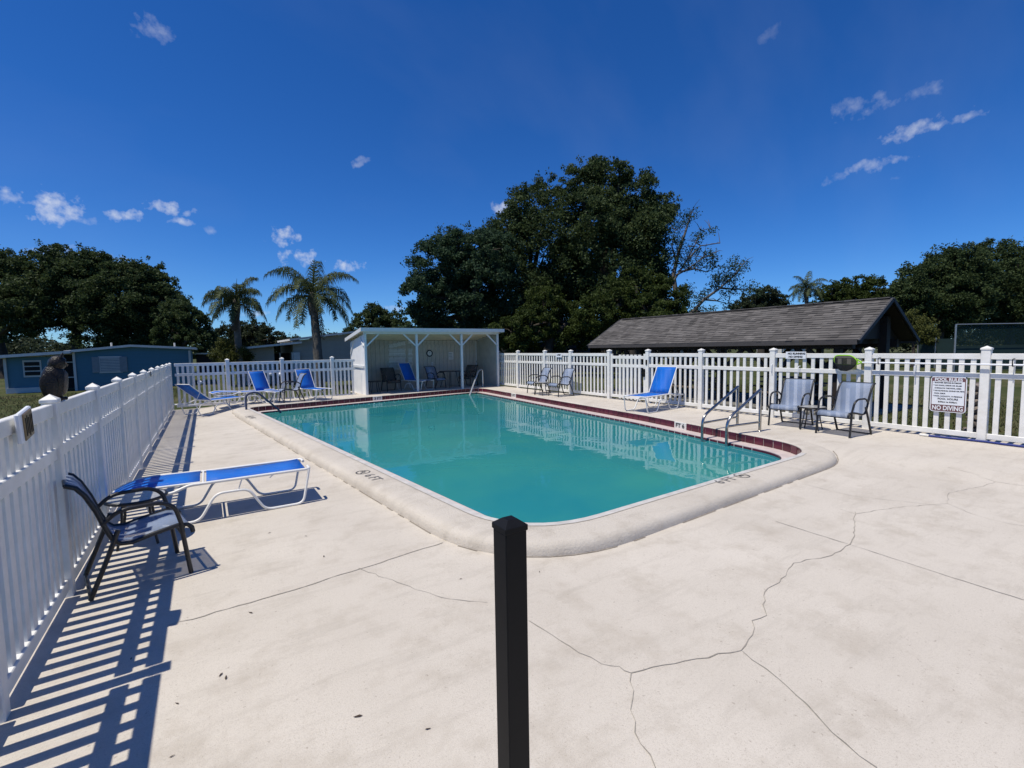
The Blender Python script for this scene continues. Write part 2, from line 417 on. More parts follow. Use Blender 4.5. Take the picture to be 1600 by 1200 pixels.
def lawn_material():
    m = bpy.data.materials.new('lawn'); m.use_nodes = True; nt = m.node_tree; N = nt.nodes; L = nt.links
    p = N['Principled BSDF']; p.inputs['Roughness'].default_value = .95; p.inputs['Specular IOR Level'].default_value = .1
    tc = N.new('ShaderNodeTexCoord')
    n = N.new('ShaderNodeTexNoise'); n.inputs['Scale'].default_value = .25; n.inputs['Detail'].default_value = 9; n.inputs['Roughness'].default_value = .68
    n2 = N.new('ShaderNodeTexNoise'); n2.inputs['Scale'].default_value = 9; n2.inputs['Detail'].default_value = 6
    for k in (n, n2): L.new(tc.outputs['Object'], k.inputs['Vector'])
    ad = N.new('ShaderNodeMath'); ad.operation = 'MULTIPLY_ADD'; L.new(n2.outputs['Fac'], ad.inputs[0]); ad.inputs[1].default_value = .5; L.new(n.outputs['Fac'], ad.inputs[2])
    r = N.new('ShaderNodeValToRGB'); L.new(ad.outputs[0], r.inputs[0]); e = r.color_ramp.elements
    e[0].position = .5; e[0].color = (.026, .038, .012, 1); e[1].position = .95; e[1].color = (.105, .092, .05, 1)
    k = e.new(.74); k.color = (.052, .064, .022, 1)
    L.new(r.outputs[0], p.inputs['Base Color'])
    b = N.new('ShaderNodeBump'); b.inputs['Strength'].default_value = 1; b.inputs['Distance'].default_value = .06; L.new(n2.outputs['Fac'], b.inputs['Height']); L.new(b.outputs[0], p.inputs['Normal'])
    return m
M['lawn'] = lawn_material()
def water_material():
    m = bpy.data.materials.new('pool_water'); m.use_nodes = True; nt = m.node_tree; N = nt.nodes; L = nt.links
    N.remove(N['Principled BSDF']); tc = N.new('ShaderNodeTexCoord')
    def noise(s, d, r=.5):
        n = N.new('ShaderNodeTexNoise'); n.inputs['Scale'].default_value = s; n.inputs['Detail'].default_value = d; n.inputs['Roughness'].default_value = r
        L.new(tc.outputs['Object'], n.inputs['Vector']); return n.outputs['Fac']
    bp = N.new('ShaderNodeBump'); bp.inputs['Strength'].default_value = .5; bp.inputs['Distance'].default_value = .012
    h = N.new('ShaderNodeMath'); h.operation = 'MULTIPLY_ADD'; L.new(noise(6.5, 3), h.inputs[0]); h.inputs[1].default_value = .10; L.new(noise(1.3, 2), h.inputs[2])
    L.new(h.outputs[0], bp.inputs['Height'])
    mr = N.new('ShaderNodeMapRange'); mr.inputs[1].default_value = .35; mr.inputs[2].default_value = .65; L.new(noise(.32, 5, .6), mr.inputs[0])
    cx = N.new('ShaderNodeMix'); cx.data_type = 'RGBA'; L.new(mr.outputs[0], cx.inputs['Factor'])
    cx.inputs['A'].default_value = (.022, .255, .315, 1); cx.inputs['B'].default_value = (.048, .320, .305, 1)
    df = N.new('ShaderNodeBsdfDiffuse'); L.new(cx.outputs['Result'], df.inputs[0])
    tr = N.new('ShaderNodeBsdfTransparent'); tr.inputs[0].default_value = (.45, .85, .85, 1)
    m1 = N.new('ShaderNodeMixShader'); m1.inputs[0].default_value = .30; L.new(df.outputs[0], m1.inputs[1]); L.new(tr.outputs[0], m1.inputs[2])
    gl = N.new('ShaderNodeBsdfGlossy'); gl.inputs['Roughness'].default_value = .015; L.new(bp.outputs[0], gl.inputs['Normal'])
    fr = N.new('ShaderNodeFresnel'); fr.inputs['IOR'].default_value = 1.33; L.new(bp.outputs[0], fr.inputs['Normal'])
    m2 = N.new('ShaderNodeMixShader'); L.new(fr.outputs[0], m2.inputs[0]); L.new(m1.outputs[0], m2.inputs[1]); L.new(gl.outputs[0], m2.inputs[2])
    L.new(m2.outputs[0], N['Material Output'].inputs[0]); return m
M['water'] = water_material()
def shingle_material():
    m = bpy.data.materials.new('asphalt_shingle'); m.use_nodes = True; nt = m.node_tree; N = nt.nodes; L = nt.links
    p = N['Principled BSDF']; p.inputs['Roughness'].default_value = .9; p.inputs['Specular IOR Level'].default_value = .15
    g = N.new('ShaderNodeNewGeometry'); r = N.new('ShaderNodeValToRGB'); L.new(g.outputs['Random Per Island'], r.inputs[0])
    e = r.color_ramp.elements; e[0].color = (.080, .075, .073, 1); e[1].color = (.140, .131, .127, 1)
    k = e.new(.5); k.color = (.110, .103, .100, 1)
    tc = N.new('ShaderNodeTexCoord'); n = N.new('ShaderNodeTexNoise'); n.inputs['Scale'].default_value = 1.2; n.inputs['Detail'].default_value = 8; L.new(tc.outputs['Object'], n.inputs['Vector'])
    mx = N.new('ShaderNodeMix'); mx.data_type = 'RGBA'; mx.blend_type = 'MULTIPLY'; mx.inputs['Factor'].default_value = .7
    r2 = N.new('ShaderNodeMapRange'); r2.inputs[1].default_value = .3; r2.inputs[2].default_value = .7; r2.inputs[3].default_value = .6; r2.inputs[4].default_value = 1.25; L.new(n.outputs['Fac'], r2.inputs[0])
    L.new(r.outputs[0], mx.inputs['A']); L.new(r2.outputs[0], mx.inputs['B']); L.new(mx.outputs['Result'], p.inputs['Base Color'])
    return m
M['shingle'] = shingle_material()

# ------------------------------------------------------------------ deck level
ZC = 0.15          # coping top, level all round the pool
def dz(x, y):      # pool deck height: low on the fence and near sides, flush with the coping on the far sides
    base = -.012 + .006 * (x + 1.1)
    s = max(smooth(x, 8.6, 9.6) , smooth(y, 17.0, 18.5) * smooth(x, -.4, 1.3))
    return base + (ZC - .004 - base) * s
def on_deck(px, py):
    z = 0.0
    for _ in range(30):
        p = on_z(px, py, z); z = .5 * z + .5 * dz(p.x, p.y)
    return p
LAWN = -.15

# ------------------------------------------------------------------ the pool: plan outlines
# lip of the coping (closed, counter-clockwise from the near corner)
LIP_CTRL = [(2.57, 3.80), (9.04, 4.06), (9.84, 8.8), (10.95, 20.0), (1.10, 18.35)]
LIP_R = [1.0, 1.0, .1, .9, .55]
lip = [Vector((p.x, p.y)) for p in fillet([(x, y, 0) for x, y in LIP_CTRL], [r for r in LIP_R], 10, True)]
def resample(poly, step):
    out = []; n = len(poly)
    for i in range(n):
        a, b = poly[i], poly[(i + 1) % n]; L = (b - a).length
        k = max(1, int(round(L / step)))
        for j in range(k): out.append(a.lerp(b, j / k))
    return out
lip = resample(lip, .16)
def normals(poly):
    n = len(poly); out = []
    for i in range(n):
        t = (poly[(i + 1) % n] - poly[i - 1]).normalized(); out.append(Vector((t.y, -t.x)))    # outward for a ccw outline
    return out
lipN = normals(lip)
def offset(d): return [p + n * d for p, n in zip(lip, lipN)]
def inside(p, poly):
    c = False; n = len(poly); x, y = p
    for i in range(n):
        a, b = poly[i], poly[i - 1]
        if (a[1] > y) != (b[1] > y) and x < (b[0] - a[0]) * (y - a[1]) / (b[1] - a[1]) + a[0]: c = not c
    return c
LEDGE_IN, LEDGE_Z, WATER_Z = .30, -.02, -.075
COP_W = .52

# ground
g = MB(); R_ = 900
g.add([(-R_, -R_, LAWN), (R_, -R_, LAWN), (R_, R_, LAWN), (-R_, R_, LAWN)], [(0, 1, 2, 3)])
hole_cut = g
def lawn_sheet():
    # one sheet to the horizon with an opening where the pool deck is
    m = MB(); X0, X1, Y0, Y1 = -.98, 11.75, -3.9, 20.4
    xs = [-R_, X0, X1, R_]; ys = [-R_, Y0, Y1, R_]
    for i in range(3):
        for j in range(3):
            if i == 1 and j == 1: continue
            m.add([(xs[i], ys[j], LAWN), (xs[i + 1], ys[j], LAWN), (xs[i + 1], ys[j + 1], LAWN), (xs[i], ys[j + 1], LAWN)], [(0, 1, 2, 3)])
    o = m.build('ground', M['lawn']); tag(o, kind='structure')
lawn_sheet()

# deck sheet with a hole under the coping, and a skirt
def build_deck():
    mid = offset(COP_W * .5); xs = np.arange(-1.16, 12.41, .14); ys = np.arange(-4.0, 22.5, .14)
    m = MB(); idx = {}
    ins = {}
    def reg(x, y): return (y < 20.7 or x > 5.3) and x < 12.4
    for i, x in enumerate(xs):
        for j, y in enumerate(ys): ins[i, j] = inside((x, y), mid)
    vs = []; fs = []
    def vid(i, j):
        if (i, j) not in idx: idx[i, j] = len(vs); vs.append((xs[i], ys[j], dz(xs[i], ys[j])))
        return idx[i, j]
    for i in range(len(xs) - 1):
        for j in range(len(ys) - 1):
            if not reg(xs[i], ys[j]): continue
            q = [(i, j), (i + 1, j), (i + 1, j + 1), (i, j + 1)]
            if all(ins[a] for a in q): continue
            fs.append([vid(*a) for a in q])
    m.add(vs, fs, 0, True)
    o = m.build('pool_deck', M['deck']); tag(o, kind='structure')
    # skirt of the slab edges
    sk = MB()
    for a, b in (((-1.16, -4), (-1.16, 20.62)), ((12.38, -4), (12.38, 22.4)), ((-1.16, 20.62), (5.3, 20.62))):
        n = 40
        for k in range(n):
            p = [a[0] + (b[0] - a[0]) * k / n, a[1] + (b[1] - a[1]) * k / n]; q = [a[0] + (b[0] - a[0]) * (k + 1) / n, a[1] + (b[1] - a[1]) * (k + 1) / n]
            sk.add([(p[0], p[1], dz(*p) - .001), (q[0], q[1], dz(*q) - .001), (q[0], q[1], LAWN - .1), (p[0], p[1], LAWN - .1)], [(0, 1, 2, 3)])
    s = sk.build('slab_edge', M['slab'], o)
    return o
deck = build_deck()

# cracks and joints of the deck: thin dark lines laid in the surface, parts of the deck
def crack(pix, w=.012, jag=.02, name='crack', seed=1):
    rnd = random.Random(seed)
    pts = [on_deck(*p) for p in pix]; P = []
    for a, b in zip(pts, pts[1:]):
        n = max(2, int((b - a).length / .07)); sd = Vector((-(b - a).y, (b - a).x, 0)).normalized()
        for k in range(n): P.append(a.lerp(b, k / n) + sd * rnd.uniform(-jag, jag) * (k > 0))
    P.append(pts[-1]); m = MB(); vs = []; fs = []
    for i, p in enumerate(P):
        t = (P[min(i + 1, len(P) - 1)] - P[max(i - 1, 0)]).normalized(); s = Vector((-t.y, t.x, 0)); ww = w * rnd.uniform(.22, .8) / 2
        for q in (p + s * ww, p - s * ww): vs.append((q.x, q.y, dz(q.x, q.y) + .004))
    for i in range(len(P) - 1): fs.append((2 * i, 2 * i + 1, 2 * i + 3, 2 * i + 2))
    m.add(vs, fs); return m.build(name, M['crack'], deck)
crack([(262, 978), (355, 952), (460, 922), (560, 890), (640, 864), (692, 848)], .016, .012, 'joint', 2)
crack([(1212, 815), (1340, 855), (1470, 897), (1600, 938)], .011, .004, 'joint', 3)
crack([(1258, 757), (1330, 775), (1470, 790)], .006, .006, 'joint', 4)
crack([(385, 700), (430, 692), (445, 690)], .02, .01, 'joint', 5)
crack([(1336, 800), (1334, 840), (1328, 851), (1300, 868), (1240, 880), (1228, 900), (1195, 925), (1192, 945), (1198, 962), (1175, 970), (1176, 992), (1158, 1017), (1070, 1033), (986, 1052), (988, 1095), (992, 1145), (1024, 1200)], .011, .014, seed=6)
crack([(1160, 1018), (1215, 1060), (1260, 1100), (1300, 1145), (1370, 1200)], .010, .014, seed=7)
crack([(986, 1052), (968, 1042), (940, 1038), (890, 1010), (826, 970)], .010, .012, seed=8)
crack([(560, 888), (620, 910), (690, 934), (762, 942)], .007, .012, seed=9)
crack([(1338, 803), (1400, 793), (1480, 787), (1483, 770), (1555, 753), (1600, 759)], .008, .012, seed=10)
crack([(1555, 753), (1520, 740), (1480, 730)], .006, .01, seed=11)
crack([(1310, 795), (1322, 799), (1338, 803)], .007, .01, seed=12)
crack([(1480, 787), (1510, 800), (1560, 815), (1600, 822)], .007, .02, seed=13)

# ------------------------------------------------------------------ pool shell
def ring_strip(rows, name, m, parent=None, smooth_=True):
    n = len(rows[0]); vs = [v for r in rows for v in r]; fs = []
    for i in range(len(rows) - 1):
        for k in range(n):
            k2 = (k + 1) % n; fs.append((i * n + k, i * n + k2, (i + 1) * n + k2, (i + 1) * n + k))
    return MB().add(vs, fs, 0, smooth_).build(name, m, parent)
def ring(off, z):
    return [(p.x, p.y, z) for p in offset(off)] if not callable(z) else [(p.x, p.y, z(p.x, p.y)) for p in offset(off)]
cop_rows = [ring(.03, ZC - .05), ring(.004, ZC - .016), ring(0, ZC - .010), ring(.008, ZC)]
for t, dzz in ((.25, 0), (.60, 0), (.74, -.004), (.83, -.011), (.90, -.026), (.95, -.052), (.98, -.088)):
    cop_rows.append(ring(COP_W * t, ZC + dzz))
cop_rows.append(ring(COP_W, lambda x, y: min(ZC - .13, dz(x, y) - .02)))
cop_rows.append(ring(COP_W * 1.01, lambda x, y: dz(x, y) - .1))
coping = ring_strip(cop_rows, 'pool_coping', M['curb']); tag(coping, kind='structure')
def coping_band(d0, d1, z, name, m):      # strip along the near and left coping only
    a, b = offset(d0), offset(d1); B = MB()
    for k in range(len(lip)):
        k2 = (k + 1) % len(lip); q = lipN[k]
        if q.x > .25 or q.y > .3: continue
        B.add([(a[k].x, a[k].y, z), (a[k2].x, a[k2].y, z), (b[k2].x, b[k2].y, z), (b[k].x, b[k].y, z)], [(0, 1, 2, 3)])
    return link(name, B.up_mesh(name, m), coping)
coping_band(.004, .085, ZC + .003, 'white_edge_band', M['edge_white']); coping_band(.085, .096, ZC + .0035, 'edge_joint', M['crack'])
def base_joint():      # gap where the coping meets the deck, broken here and there
    a, b = offset(COP_W - .004), offset(COP_W + .012); B = MB(); rnd = random.Random(4)
    for k in range(len(lip)):
        k2 = (k + 1) % len(lip); q = lipN[k]
        if q.x > .6 or q.y > .3 or rnd.random() < .3: continue
        f = [(p.x, p.y, dz(p.x, p.y) + .005) for p in (a[k], a[k2], b[k2], b[k])]
        if f[0][2] > ZC - .03: continue
        B.add(f, [(0, 1, 2, 3)])
    link('base_joint', B.up_mesh('base_joint', M['stain']), coping)
base_joint()
walls = ring_strip([ring(.02, ZC - .012), ring(.02, LEDGE_Z), ring(-LEDGE_IN, LEDGE_Z), ring(-LEDGE_IN, -1.6)], 'pool_wall', M['ledge'], None, False)
tag(walls, kind='structure')
inner = offset(-LEDGE_IN)
fl = MB(); c = Vector((6, 11))
nA = len(inner)
fl.add([(p.x, p.y, -1.3) for p in inner], [tuple(range(nA))]); tag(link('pool_floor', fl.up_mesh('pool_floor', M['plaster'])), kind='structure')
w = MB(); w.add([(p.x, p.y, WATER_Z) for p in offset(-LEDGE_IN + .01)], [tuple(range(nA))]); tag(link('pool_water', w.up_mesh('pool_water', M['water'])), kind='structure')
# entry steps in the far shallow corner
st = MB()
for k in range(4): st.box((2.55 + .28 * k, 17.35 - .1 * k, -.9), (.3, 1.5, 1.6 - .36 * k - .32))
tag(st.build('pool_steps', M['marker'], walls), kind=None)

# tiles: one mesh per band, each tile an object under the pool wall
def tile_mesh(wd, h, name):
    return MB().rbox((0, 0, 0), (wd, .014, h), .006).mesh(name, M['tile'])
def tile_run():
    cum = [0]
    n = len(lip)
    for i in range(n): cum.append(cum[-1] + (lip[(i + 1) % n] - lip[i]).length)
    total = cum[-1]
    def at(s):
        s %= total
        lo = max(i for i in range(n) if cum[i] <= s); t = (s - cum[lo]) / (cum[lo + 1] - cum[lo])
        a, b = lip[lo], lip[(lo + 1) % n]; nn = lipN[lo].lerp(lipN[(lo + 1) % n], t).normalized()
        return a.lerp(b, t), nn
    pitch = .215; cnt = int(total / pitch); pitch = total / cnt
    t1 = tile_mesh(pitch - .014, .160, 'tile'); t2 = tile_mesh(pitch - .022, .075, 'tile')
    far1 = MB(); seen = 0
    marks = {}
    for k in range(cnt):
        p, nn = at((k + .5) * pitch)
        a = math.atan2(-nn.x, nn.y)
        R = Matrix.Rotation(a, 3, 'Z')
        q1 = Vector((p.x, p.y, ZC - .012 - .082)) + Vector((nn.x, nn.y, 0)) * .008
        q2 = Vector((p.x, p.y, LEDGE_Z - .05)) - Vector((nn.x, nn.y, 0)) * (LEDGE_IN + .002)
        facing = nn.x > .2 or nn.y > .3 
        marks[k] = (q1, a, nn, p)
        if facing and (p.x > 6 or p.y > 15):
            o = link('tile', t1, walls, q1, a); o.rotation_euler = (random.uniform(-.012, .012), 0, a + random.uniform(-.01, .01))
            if seen % 1 == 0: link('tile', t2, walls, q2, a)
            seen += 1
        else:
            far1.box(q1, (pitch - .014, .014, .16), R); far1.box(q2, (pitch - .022, .014, .075), R)
    o = far1.build('shaded_tiles', M['tile'], walls); o['kind'] = 'stuff'
    return marks
tiles = tile_run()

# ------------------------------------------------------------------ lettering
def text_mesh(txt, size, name='lettering', m=None, extrude=.001, align='CENTER', bold=0.0):
    cu = bpy.data.curves.new('t', 'FONT'); cu.body = txt; cu.size = size; cu.align_x = align; cu.align_y = 'CENTER'; cu.extrude = extrude; cu.offset = bold
    cu.resolution_u = 3
    o = bpy.data.objects.new('t', cu); col.objects.link(o); bpy.context.view_layer.update()
    me = bpy.data.meshes.new_from_object(o.evaluated_get(bpy.context.evaluated_depsgraph_get())); me.name = name
    bpy.data.objects.remove(o); bpy.data.curves.remove(cu)
    me.materials.clear(); me.materials.append(m or M['ink']); return me
def place_text(me, name, parent, origin, xdir, updir, scale=(1, 1, 1)):
    x = Vector(xdir).normalized(); u = Vector(updir); u = (u - x * u.dot(x)).normalized(); n = x.cross(u)
    o = link(name, me, parent); mw = Matrix.Translation(origin) @ Matrix((x * scale[0], u * scale[1], n)).transposed().to_4x4()
    o.matrix_basis = mw; return o
# depth marker tiles set in the red band
def depth_marker(px, py, txt, label, hmul=1.0, flip=False):
    p = on_z(px, py, ZC - .07); best = min(range(len(lip)), key=lambda i: (lip[i] - Vector((p.x, p.y))).length)
    q = lip[best]; nn = lipN[best]; a = math.atan2(-nn.x, nn.y)
    t = thing('depth_marker', label, 'depth marker', (q.x - nn.x * .004, q.y - nn.y * .004, ZC - .092), a, 'depth markers in the red tile band')
    MB().rbox((0, 0, 0), (.40, .03, .168), .006).build('tile', M['marker'], t)
    me = text_mesh(txt, .14, 'lettering', M['ink'], .002, bold=.003)
    place_text(me, 'lettering', t, (0, -.0185, .0), (1, 0, 0), (0, 0, 1), (1.15, 1, 1))
    return t
depth_marker(1057, 664, 'FT 6', 'white depth tile reading FT 6 beside the steel handrails')
depth_marker(593, 622, '3 FT', 'white depth tile reading 3 FT in front of the shelter')
depth_marker(807, 617, '5 FT', 'white depth tile near the two chairs and table by the fence')
# stencils on the coping
def stencil(px, py, txt, xdir, updir, label, size=.21, sym=1):
    p = on_z(px, py, ZC)
    t = thing('depth_stencil', label, 'painted marking', (p.x, p.y, ZC + .003), 0, 'black depth stencils on the coping')
    x = Vector(xdir).normalized(); u = Vector(updir); u = (u - x * u.dot(x)).normalized()
    place_text(text_mesh(txt, size, 'lettering', M['stencil'], .0008, bold=.004), 'lettering', t, x * (-.14 * sym), x, u, (1, 1, 1))
    m = MB(); R = size * .48
    m.tube([(R * math.cos(k * math.pi / 10), R * math.sin(k * math.pi / 10), 0) for k in range(20)], .010, 4, True)
    m.bar((-R * .7, R * .7, 0), (R * .7, -R * .7, 0), .018, .003); m.bar((-R * .5, -R * .2, 0), (R * .2, R * .45, 0), .03, .003); m.bar((-R * .55, R * .1, 0), (R * .5, R * .05, 0), .018, .003)
    o = m.build('no_diving_symbol', M['stencil'], t)
    n = x.cross(u); o.matrix_basis = Matrix.Translation(x * (.25 * sym)) @ Matrix((x, u, n * .15)).transposed().to_4x4()
stencil(577, 743, '6 FT', (.1, -1, 0), (1, .1, 0), 'black stencilled 6 FT on the coping past the nearest blue lounger', sym=-1)
stencil(1143, 748, '6 FT', (1, .02, 0), (0, 1, 0), 'black stencilled 6 FT on the coping facing the cracked concrete')
stencil(392, 652, '3 FT', (.1, -1, 0), (1, .1, 0), 'faded stencil on the coping beside the navy covered handrail', sym=-1)

# ------------------------------------------------------------------ fences
PW, PT = .078, .028
def rail_mesh(h, t, name): return MB().rbox((0, 0, 0), (1, t, h), .006).mesh(name, M['vinyl'])
MESH_TOP = rail_mesh(.105, .055, 'rail'); MESH_MID = rail_mesh(.098, .055, 'rail'); MESH_BOT = rail_mesh(.10, .055, 'rail')
MESH_PICKET = MB().rbox((0, 0, .80), (PW, PT, 1.50), .003).mesh('picket', M['vinyl'])
def post_mesh(s=.13, h=1.69):
    m = MB(); m.rbox((0, 0, h / 2 - .05), (s, s, h + .1), .008); return m.mesh('post', M['vinyl'])
def cap_mesh(s=.13):
    m = MB(); a = s / 2 + .010; m.rbox((0, 0, .014), (2 * a, 2 * a, .034), .006)
    b = a - .004; m.add([(-b, -b, .030), (b, -b, .030), (b, b, .030), (-b, b, .030), (0, 0, .072)], [(0, 1, 4), (1, 2, 4), (2, 3, 4), (3, 0, 4)])
    m.lathe([(a * .86, -.022), (a * .86, -.004)], n=4)
    return m.mesh('post_cap', M['vinyl'])
POST, CAP = post_mesh(), cap_mesh()
RAIL_Z = (1.5675, 1.215, .11)
def add_post(t, x, y, z, k=1.0):
    p = link('post', POST, t, (x, y, z), random.uniform(-.02, .02), (k, k, 1 if k == 1 else .965)); link('post_cap', CAP, p, (0, 0, 1.69)); return p
def add_bay(t, a, b, zb, npk, ends=.065, gate=False):
    a = Vector(a); b = Vector(b); d = (b - a); L = d.length; d.normalize(); rz = math.atan2(d.y, d.x)
    mid = (a + b) / 2
    for me, z in ((MESH_TOP, RAIL_Z[0]), (MESH_MID, RAIL_Z[1]), (MESH_BOT, RAIL_Z[2])):
        link('rail', me, t, (mid.x, mid.y, zb + z), rz, (L - ends * 2 + .004, 1, 1))
    for k in range(npk):
        q = a + d * (L * (k + 1) / (npk + 1)); jit = random.uniform(-.003, .003)
        link('picket', MESH_PICKET, t, (q.x + jit * d.x, q.y + jit * d.y, zb + .01), rz + random.uniform(-.03, .03)).rotation_euler[0] = random.uniform(-.004, .004)
def fence(label, posts, npk, skip=(), last=True, k=1.0):
    o = posts[0]
    t = thing('picket_fence', label, 'fence', (o[0], o[1], 0))
    for i, (x, y) in enumerate(posts):
        z = dz(x, y)
        if i < len(posts) - 1 or last: add_post(t, x - o[0], y - o[1], z, k)
        if i < len(posts) - 1 and i not in skip:
            x2, y2 = posts[i + 1]
            add_bay(t, (x - o[0], y - o[1]), (x2 - o[0], y2 - o[1]), (z + dz(x2, y2)) / 2, npk)
    return t
LX = -1.085
left_posts = [(LX, y) for y in (.15, 1.90, 3.66, 5.28, 7.03, 8.77, 10.5, 12.25, 14.0, 15.7, 17.4, 19.1, 20.58)]
fence('white picket fence in shade beside the dark owl, its striped shadow on the deck', left_posts, 10, k=.74)
back_posts = [(LX + .07, 20.58), (.66, 20.58), (2.5, 20.58), (4.38, 20.58), (5.36, 20.58)]
def back_fence():
    t = thing('picket_fence', 'white picket fence behind the upright blue loungers, ending at the shelter', 'fence', (LX, 20.58, 0))
    for i, (x, y) in enumerate(back_posts):
        if 0 < i < 4: add_post(t, x - LX, 0, .03)
        if i < 4:
            x2 = back_posts[i + 1][0]; add_bay(t, (x - LX, 0), (x2 - LX, 0), .03, 10 if i < 3 else 5)
back_fence()
def rx(y): return 12.22 - (18.5 - y) * .0185
right_y = [20.4, 18.5, 16.35, 14.6, 12.42, 10.62, 8.62, 6.52, 4.45, 2.62, .75, -1.1]
def right_fence():
    t = thing('picket_fence', 'white sunlit picket fence carrying the pool rules sign, beside the long grey roof', 'fence', (rx(20.4), 20.4, 0))
    z = ZC - .004
    for i, y in enumerate(right_y):
        add_post(t, rx(y) - rx(20.4), y - 20.4, z)
        if i < len(right_y) - 1 and i != 4:
            y2 = right_y[i + 1]; add_bay(t, (rx(y) - rx(20.4), y - 20.4), (rx(y2) - rx(20.4), y2 - 20.4), z, 10)
    # gate with its own frame
    ya, yb = right_y[4] - .08, right_y[5] + .08
    gt = thing('picket_gate', 'white picket gate with black latch between the chairs and the upright blue lounger', 'gate', (rx(ya), ya, z))
    a = Vector((0, 0)); b = Vector((rx(yb) - rx(ya), yb - ya)); d = (b - a).normalized(); L = (b - a).length; rz = math.atan2(d.y, d.x); mid = (a + b) / 2
    st_ = MB().rbox((0, 0, .80), (.10, .05, 1.52), .005).mesh('stile', M['vinyl'])
    for e in (.05, L - .05): link('stile', st_, gt, (d.x * e, d.y * e, .04), rz)
    for zz in (1.48, 1.19, .13): link('rail', MESH_MID, gt, (mid.x, mid.y, zz), rz, (L - .2, 1, 1))
    for k in range(7):
        q = d * (.1 + (L - .2) * (k + 1) / 8); link('picket', MB().rbox((0, 0, .80), (.07, PT, 1.34), .003).mesh('picket', M['vinyl']) if k == 0 else gp, gt, (q.x, q.y, .01), rz)
        if k == 0: gp = gt.children[-1].data
    lt = MB(); lt.rbox((0, 0, 0), (.07, .05, .26), .008); lt.rbox((0, .045, .02), (.04, .05, .1), .006); lt.rbox((.09, 0, .0), (.12, .03, .04), .006)
    lt.build('latch', M['black_metal'], gt, loc=(d.x * (L - .05) - .05, d.y * (L - .05), .98), rz=rz)
    hk = MB(); hk.rbox((0, 0, 0), (.06, .045, .16), .006); hk.rbox((0, .03, -.03), (.03, .04, .06), .006)
    hk.build('lock_box', M['black_metal'], gt, loc=(d.x * L - .065, d.y * L - .07, 1.33), rz=rz)
    return t
right_fence()
# foreground black post
def black_post():
    pc = on_d(796.5, 824, 1.22); s = .0635
    t = thing('metal_post', 'black square metal post with pyramid cap standing closest, in front of the pool', 'fence post', (pc.x, pc.y, dz(pc.x, pc.y)))
    top = pc.z - t.location.z
    MB().rbox((0, 0, top / 2), (s, s, top), .003).build('post', M['black_metal'], t)
    a = s / 2 + .0025; c = MB(); c.rbox((0, 0, .0), (2 * a, 2 * a, .016), .002)
    b = a - .001; c.add([(-b, -b, .007), (b, -b, .007), (b, b, .007), (-b, b, .007), (-.014, -.014, .021), (.014, -.014, .021), (.014, .014, .021), (-.014, .014, .021)],
          [(0, 1, 5, 4), (1, 2, 6, 5), (2, 3, 7, 6), (3, 0, 4, 7), (4, 5, 6, 7)])
    c.build('post_cap', M['black_metal'], t, loc=(0, 0, top + .004))
black_post()

